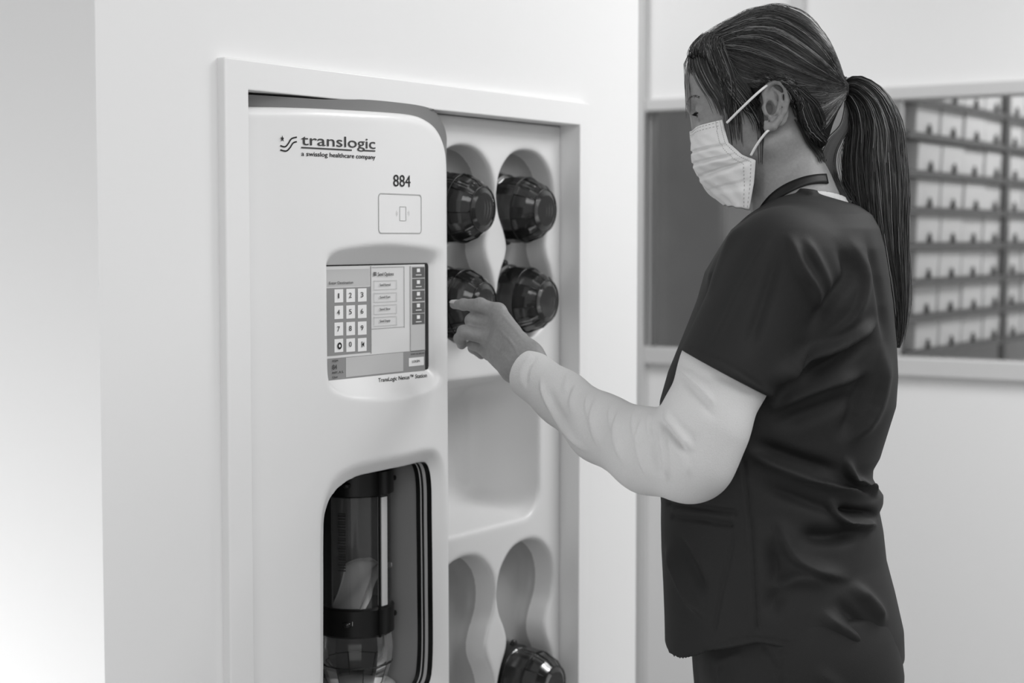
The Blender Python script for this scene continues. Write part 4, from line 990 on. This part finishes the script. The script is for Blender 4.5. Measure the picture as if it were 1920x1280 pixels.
# hair is laid on the surface by casting rays on the body and the hair shell
hairpoly_px = [(1292,104),(1302,86),(1322,66),(1345,52),(1367,40),(1390,27),(1412,18),(1437,12),(1460,10),(1482,15),(1501,23),(1520,36),(1536,54),(1551,74),(1563,96),(1573,122),(1582,145),(1592,158),(1592,176),(1582,190),(1572,208),(1562,232),(1556,252),(1548,272),(1538,280),(1522,262),(1508,234),(1492,212),(1484,185),(1478,163),(1466,148),(1450,145),(1436,156),(1428,172),(1418,196),(1404,205),(1390,200),(1376,180),(1362,155),(1346,132),(1330,110),(1316,99),(1305,100),(1297,108)]
hp2 = [(L(a, b, HD)[0], L(a, b, HD)[2]) for a, b in hairpoly_px]
GH = Grid2(hp2, (lx(1270), lz(480)), (lx(1610), lz(-20)), .0015)
def hair_sdf(X, Y, Z):
    d = ell(X, Y, Z, mid(1438, 135), (.101, .081, .090), HA)
    d = smin(d, ell(X, Y, Z, mid(1352, 130, .006), (.048, .062, .055), HA), .03)
    for s in (-1, 1):
        d = smin(d, cone(X, Y, Z, mid(1520, 120)+hl*s*.045, mid(1582, 167), .042, .012), .03)
        d = smin(d, cone(X, Y, Z, mid(1515, 200)+hl*s*.038, mid(1580, 170), .030, .012), .03)
        d = smin(d, cone(X, Y, Z, mid(1528, 255)+hl*s*.025, mid(1560, 190), .022, .016), .03)
    d = smin(d, cone(X, Y, Z, mid(1525, 260), mid(1560, 190), .030, .02), .02)
    d = smin(d, head_sdf(X, Y, Z)-.0065, .012)
    q = (toworld(np.stack([X, Y, Z], -1))-CAM); dz = q@FW; k_ = HD/dz
    lxp = (q@RT)*k_; lzp = (q@UPV)*k_; o0 = CAM-PO
    wx = (o0@RT)+lxp; wz = o0[2]+lzp*UPV[2]+HD*FW[2]
    return smax(d, GH(wx, wz), .008)
HN = []
hair, HV, HF_ = nets_obj('hair', hair_sdf, (lx(1275), -.12, lz(330)), (lx(1605), .12, lz(-5)), .0026, M['hairbase'], person)
BV = bvh(HV, HF_)
CL = loc(CAM)
def cast(px, py, tree, far=False):
    p = L(px, py, HD); d = Vector(p-CL).normalized()
    if far: h_ = tree.ray_cast(Vector(p)+d*1.0, -d)
    else: h_ = tree.ray_cast(Vector(CL), d)
    return h_[0], h_[1]
strands = MB()
def strand_curve(pts, r, mi, mb=None, n=4):
    (mb or strands).tube(pts, [r*.6]+[r]*(len(pts)-2)+[r*.35], 3, mi, cap=False)
def pick(): 
    u = random.random(); return 0 if u < .62 else (1 if u < .91 else 2)
CL_ = [(random.uniform(0, 12), random.uniform(.03, .12)) for _ in range(16)]
def clump(u):
    for c_, w_ in CL_:
        if abs(u-c_) < w_: return 2 if random.random() < .42 else 1
    return 0 if random.random() < .8 else 1
TIE = np.array([1584., 165.])
def lay(ctrl, mi, r, tree, far=False, lift=.0006, n=16):
    c = crom([np.array(p, float) for p in ctrl], 6); c = c[np.linspace(0, len(c)-1, n).astype(int)]; out = []
    def flush(o):
        if len(o) >= 3: strand_curve(o, r, mi)
    for a, b in c:
        h_, nn = cast(a, b, tree, far)
        if h_ is None: flush(out); out = []; continue
        q = np.array(h_)+np.array(nn)*lift
        if out and np.linalg.norm(q-out[-1]) > .025: flush(out); out = []
        out.append(q)
    flush(out)
def lerp(a, b, t): return tuple(a[i]+(b[i]-a[i])*t for i in range(len(a)))
# guides sweep from the hairline back to the tie, top to bottom: (start, mid1, mid2, end)
guides = [((1400, 16), (1462, 11), (1552, 74), (1584, 148)), ((1325, 66), (1440, 16), (1545, 70), (1583, 152)), ((1330, 72), (1440, 40), (1530, 88), (1582, 155)), ((1334, 78), (1430, 66), (1520, 112), (1581, 158)),
          ((1336, 84), (1410, 92), (1500, 130), (1580, 162)), ((1338, 92), (1395, 122), (1480, 150), (1579, 166)), ((1340, 102), (1385, 150), (1460, 152), (1577, 168)),
          ((1350, 118), (1400, 160), (1470, 156), (1578, 170)), ((1490, 165), (1505, 172), (1535, 180), (1578, 171)), ((1500, 170), (1515, 185), (1540, 190), (1578, 172)), ((1508, 205), (1525, 215), (1545, 205), (1579, 176)), ((1520, 250), (1538, 250), (1555, 225), (1580, 182))]
for far in (False, True):
    for _ in range(2100 if not far else 900):
        u = random.random()**1.15*(len(guides)-1.001); i = int(u); t = u-i
        A = [lerp(guides[i][j], guides[i+1][j], t) for j in range(4)]
        A = [(a+random.gauss(0, 2.2 if j else 5), b+random.gauss(0, 2.2 if j else 4)) for j, (a, b) in enumerate(A)]; A[3] = (TIE[0]+random.gauss(-2, 2), A[3][1])
        s0 = random.random()*.35 if i < 7 else 0
        c = crom([np.array(p, float) for p in A], 6); c = c[int(s0*len(c)):]; lay(list(map(tuple, c[::3])) if len(c) > 9 else list(map(tuple, c)), clump(u), random.uniform(.00028, .00055), BV, far, random.uniform(0, .0016))
# the fringe and the locks falling in front of the ear
def lock(ctrl, num, sp0, sp1, tree, lift, mi=None, far=False, end=1.0):
    for _ in range(num):
        a = random.gauss(0, 1); b = random.gauss(0, 1); k_ = len(ctrl)
        c = [(p[0]+(a*sp0*(1-i/(k_-1))+a*sp1*i/(k_-1)), p[1]+b*2) for i, p in enumerate(ctrl)]
        cc = crom([np.array(p, float) for p in c], 6); cc = cc[:int(len(cc)*random.uniform(.5, 1)*end)]
        lay(list(map(tuple, cc[::2])), pick() if mi is None else mi, random.uniform(.0003, .0005), tree, far, lift+random.uniform(0, .003), 18)
ALLV = np.concatenate([HV, hv_]); ALLF = np.concatenate([HF_, hf_+len(HV)]); BA = bvh(ALLV, ALLF)
lock([(1326, 66), (1306, 86), (1297, 112), (1296, 150)], 50, 6, 3, BA, .002)
lock([(1324, 72), (1306, 92), (1302, 120), (1308, 150)], 30, 6, 4, BA, .002)
lock([(1328, 70), (1318, 95), (1322, 125), (1338, 160), (1356, 190), (1368, 225)], 230, 9, 9, BA, .002)
lock([(1334, 74), (1335, 105), (1348, 145), (1368, 185), (1382, 250)], 150, 9, 9, BA, .002)
lock([(1336, 80), (1350, 115), (1370, 155), (1395, 190), (1418, 230), (1428, 275)], 110, 8, 5, BA, .002)
lock([(1340, 90), (1370, 135), (1400, 170), (1420, 200), (1428, 240), (1426, 330)], 60, 7, 2, BA, .002)
lock([(1345, 95), (1362, 140), (1372, 190), (1378, 250), (1384, 280)], 60, 10, 8, BA, .003)
lock([(1440, 146), (1475, 150), (1500, 172), (1520, 212), (1536, 262)], 190, 6, 5, BV, .001); lock([(1470, 149), (1488, 168), (1500, 200), (1512, 235), (1528, 265)], 150, 5, 5, BV, .001)
lock([(1480, 158), (1500, 172), (1525, 195), (1537, 225), (1539, 262)], 60, 5, 3, BA, .002)
lock([(1503, 210), (1515, 245), (1530, 270)], 90, 4, 6, BB, .001); lock([(1500, 190), (1520, 240), (1545, 270)], 140, 6, 6, BA, .002)
lock([(1504, 225), (1518, 262), (1536, 292), (1541, 312)], 70, 7, 3, BA, .0008, mi=0)
for fr_ in (True,): 
    lock([(1328, 70), (1318, 95), (1322, 125), (1338, 160), (1356, 190), (1368, 225)], 120, 9, 9, BA, .002, far=True); lock([(1336, 80), (1350, 115), (1370, 155), (1395, 190), (1418, 230)], 120, 8, 5, BA, .002, far=True)
# flyaways over the crown and front
for _ in range(90):
    a = random.random(); b = min(1, a+random.uniform(.08, .3)); top = crom([np.array(p, float) for p in ((1295, 95), (1322, 66), (1367, 38), (1412, 18), (1460, 10), (1505, 24), (1538, 54), (1565, 98), (1584, 150))], 8)
    seg = top[int(a*(len(top)-1)):int(b*(len(top)-1))+1]
    if len(seg) < 3: continue
    dd = random.uniform(-.02, .03); h0 = random.uniform(1, 5); strand_curve([L(p[0]+random.uniform(-.4, .4), p[1]-h0*math.sin(PI*i/(len(seg)-1)), HD+dd) for i, p in enumerate(seg)], .00014, random.choice((0, 1)))
for _ in range(26):
    x0 = random.uniform(1288, 1300); strand_curve([L(x0+6, 92, HD-.02), L(x0-4-random.random()*4, 120, HD-.02), L(x0-6+random.random()*4, 165, HD-.022), L(x0-3, 200+random.random()*25, HD-.022)], .00018, 1)
hs = strands.build('hair_strands', [M['hair0'], M['hair1'], M['hair2']], hair, smooth=True)
# ---- ponytail and tie
pc = [(1588, 166, 2.2, .012), (1606, 172, 2.195, .019), (1628, 200, 2.19, .026), (1640, 245, 2.185, .032), (1640, 300, 2.18, .036), (1644, 360, 2.17, .036), (1650, 420, 2.165, .032), (1660, 480, 2.165, .026), (1672, 540, 2.165, .0185), (1680, 590, 2.17, .012), (1683, 630, 2.175, .006), (1683, 655, 2.175, .0015)]
pts = crom([np.array([*L(a, b, c), d*1.0]) for a, b, c, d in pc], 5)
def pony_core(X, Y, Z):
    d = None
    for i in range(len(pc)-2):
        a, b = pc[i], pc[i+1]; c = cone(X, Y, Z, L(*a[:3]), L(*b[:3]), a[3]*.72, b[3]*.72); d = c if d is None else smin(d, c, .01)
    return d
pony, PV, PF = nets_obj('ponytail', pony_core, (lx(1570), -.12, lz(650)), (lx(1730), .08, lz(140)), .003, M['hairbase'], person)
pmb = MB()
Tn = np.gradient(pts[:, :3], axis=0); Tn /= np.linalg.norm(Tn, axis=1)[:, None]; A1 = np.cross(Tn, np.array([0, 1.0, 0])); A1 /= np.linalg.norm(A1, axis=1)[:, None]; B1 = np.cross(Tn, A1)
for _ in range(2300):
    rr = math.sqrt(random.random())*.45+.62; th_ = random.uniform(0, 2*PI); ph1, ph2 = random.uniform(0, 6), random.uniform(0, 6); e0 = random.uniform(.8, 1.0) if random.random() < .85 else random.uniform(.5, .9); tw = random.uniform(-.5, .5)
    n_ = int(len(pts)*e0); q = []
    for i in range(0, n_, 2):
        t = i/len(pts); th2 = th_+tw*t; rad = pts[i, 3]*rr*(1+.10*math.sin(t*7+ph1)); q.append(pts[i, :3]+A1[i]*rad*math.cos(th2)+B1[i]*rad*math.sin(th2)*.9+A1[i]*.0012*math.sin(t*11+ph2))
    if len(q) > 3: strand_curve(q, random.uniform(.0003, .0006), clump((th_*1.9) % 12), pmb)
# loose inner strands curling from the nape side back into the tail
for _ in range(240):
    j = random.gauss(-4, 4); g2 = random.gauss(0, 1); q = [L(1588+j*.3, 180, 2.19), L(1592+j*.6, 205, 2.185), L(1590+j, 235, 2.18), L(1572+j*1.5, 262, 2.17), L(1560+j*1.6, 290, 2.165), L(1558+j*2, 318, 2.16), L(1568+j*2, 350+g2*4, 2.15), L(1588+j*2, 385+g2*6, 2.145), L(1612+j*2, 430+g2*10, 2.14)]
    strand_curve(crom(q, 4), random.uniform(.0003, .0005), 0 if random.random() < .75 else pick(), pmb)
for _ in range(50):
    j = random.gauss(0, 4); q = [L(1690+j, 400+random.uniform(-80, 80), 2.165), L(1697+j, 480, 2.16), L(1700+j, 560, 2.165), L(1692+j, 630+random.uniform(-30, 15), 2.17)]
    strand_curve(crom(q, 5), .0003, pick(), pmb)
pmb.build('hair_strands', [M['hair0'], M['hair1'], M['hair2']], pony, smooth=True)
k = MB(); tc = L(1584, 166, 2.2); ax_ = L(1600, 172, 2.196)-L(1570, 160, 2.2); ax_ /= np.linalg.norm(ax_); e1 = np.cross(ax_, [0, 1, 0]); e1 /= np.linalg.norm(e1); e2 = np.cross(ax_, e1)
for m_ in range(4):
    q = [tc+ax_*((m_-1.5)*.0036+.0022*math.sin(3*t+m_*2))+(e1*math.cos(t)+e2*math.sin(t))*(.0115+.001*math.sin(5*t+m_)) for t in np.linspace(0, 2*PI, 40)]; k.tube(q, .0026, 7)
k.build('hair_tie', M['lanyard'], person, smooth=True)
# ---- lanyard and the white collar edge, laid on the neck
def strap(name, top, bot, m, thick, lift, both=True, n=40):
    V = []; k = MB()
    for far in ((False, True) if both else (False,)):
        A = crom([np.array(p, float) for p in top], 8); B = crom([np.array(p, float) for p in bot], 8); A = A[np.linspace(0, len(A)-1, n).astype(int)]; B = B[np.linspace(0, len(B)-1, n).astype(int)]; rows = []
        for a_, b_ in zip(A, B):
            row = []
            for t in (0, .33, .67, 1):
                h_, nn = cast(*(a_*(1-t)+b_*t), BB, far)
                if h_ is not None: row.append(np.array(h_)+np.array(nn)*lift)
            if len(row) == 4: rows.append(row)
        q = [p for row in rows for p in row]
        k.add(q, [((i*4+j), (i+1)*4+j, (i+1)*4+j+1, i*4+j+1) for i in range(len(rows)-1) for j in range(3)])
    o = k.build(name, m, person, smooth=True); z = o.modifiers.new('s', 'SOLIDIFY'); z.thickness = thick; z.offset = 0; return o
strap('lanyard', [(1417, 404), (1432, 380), (1450, 361), (1475, 345), (1505, 333), (1530, 328), (1548, 327)], [(1430, 410), (1443, 392), (1460, 374), (1484, 360), (1510, 349), (1532, 345), (1552, 345)], M['lanyard'], .0014, .0016)
strap('undershirt_collar', [(1500, 362), (1530, 360), (1556, 363), (1576, 369), (1594, 380)], [(1500, 372), (1530, 376), (1556, 384), (1574, 394), (1586, 402)], M['knit'], .0012, .003, both=False)
# ---- eyebrow hairs
for s in (1, -1):
    k = MB()
    for _ in range(150):
        u = random.random(); b = Vector(mid(1300+22*u, 196-12*math.sin(u*2.2)+random.gauss(0, .9), .012)+hl*s*(.012+.032*u)); h_ = BB.find_nearest(b)
        p0 = np.array(h_[0]); nn = np.array(h_[1]); t_ = (-hf*.5+hl*s*.6+hu*(.35-.5*u))*.006; k.tube([p0, p0+t_*.35+nn*.0003, p0+t_*.7+nn*.0001], [.0003, .00026, .0001], 3, cap=False)
    k.build('eyebrow', M['hair0'], person, smooth=True)
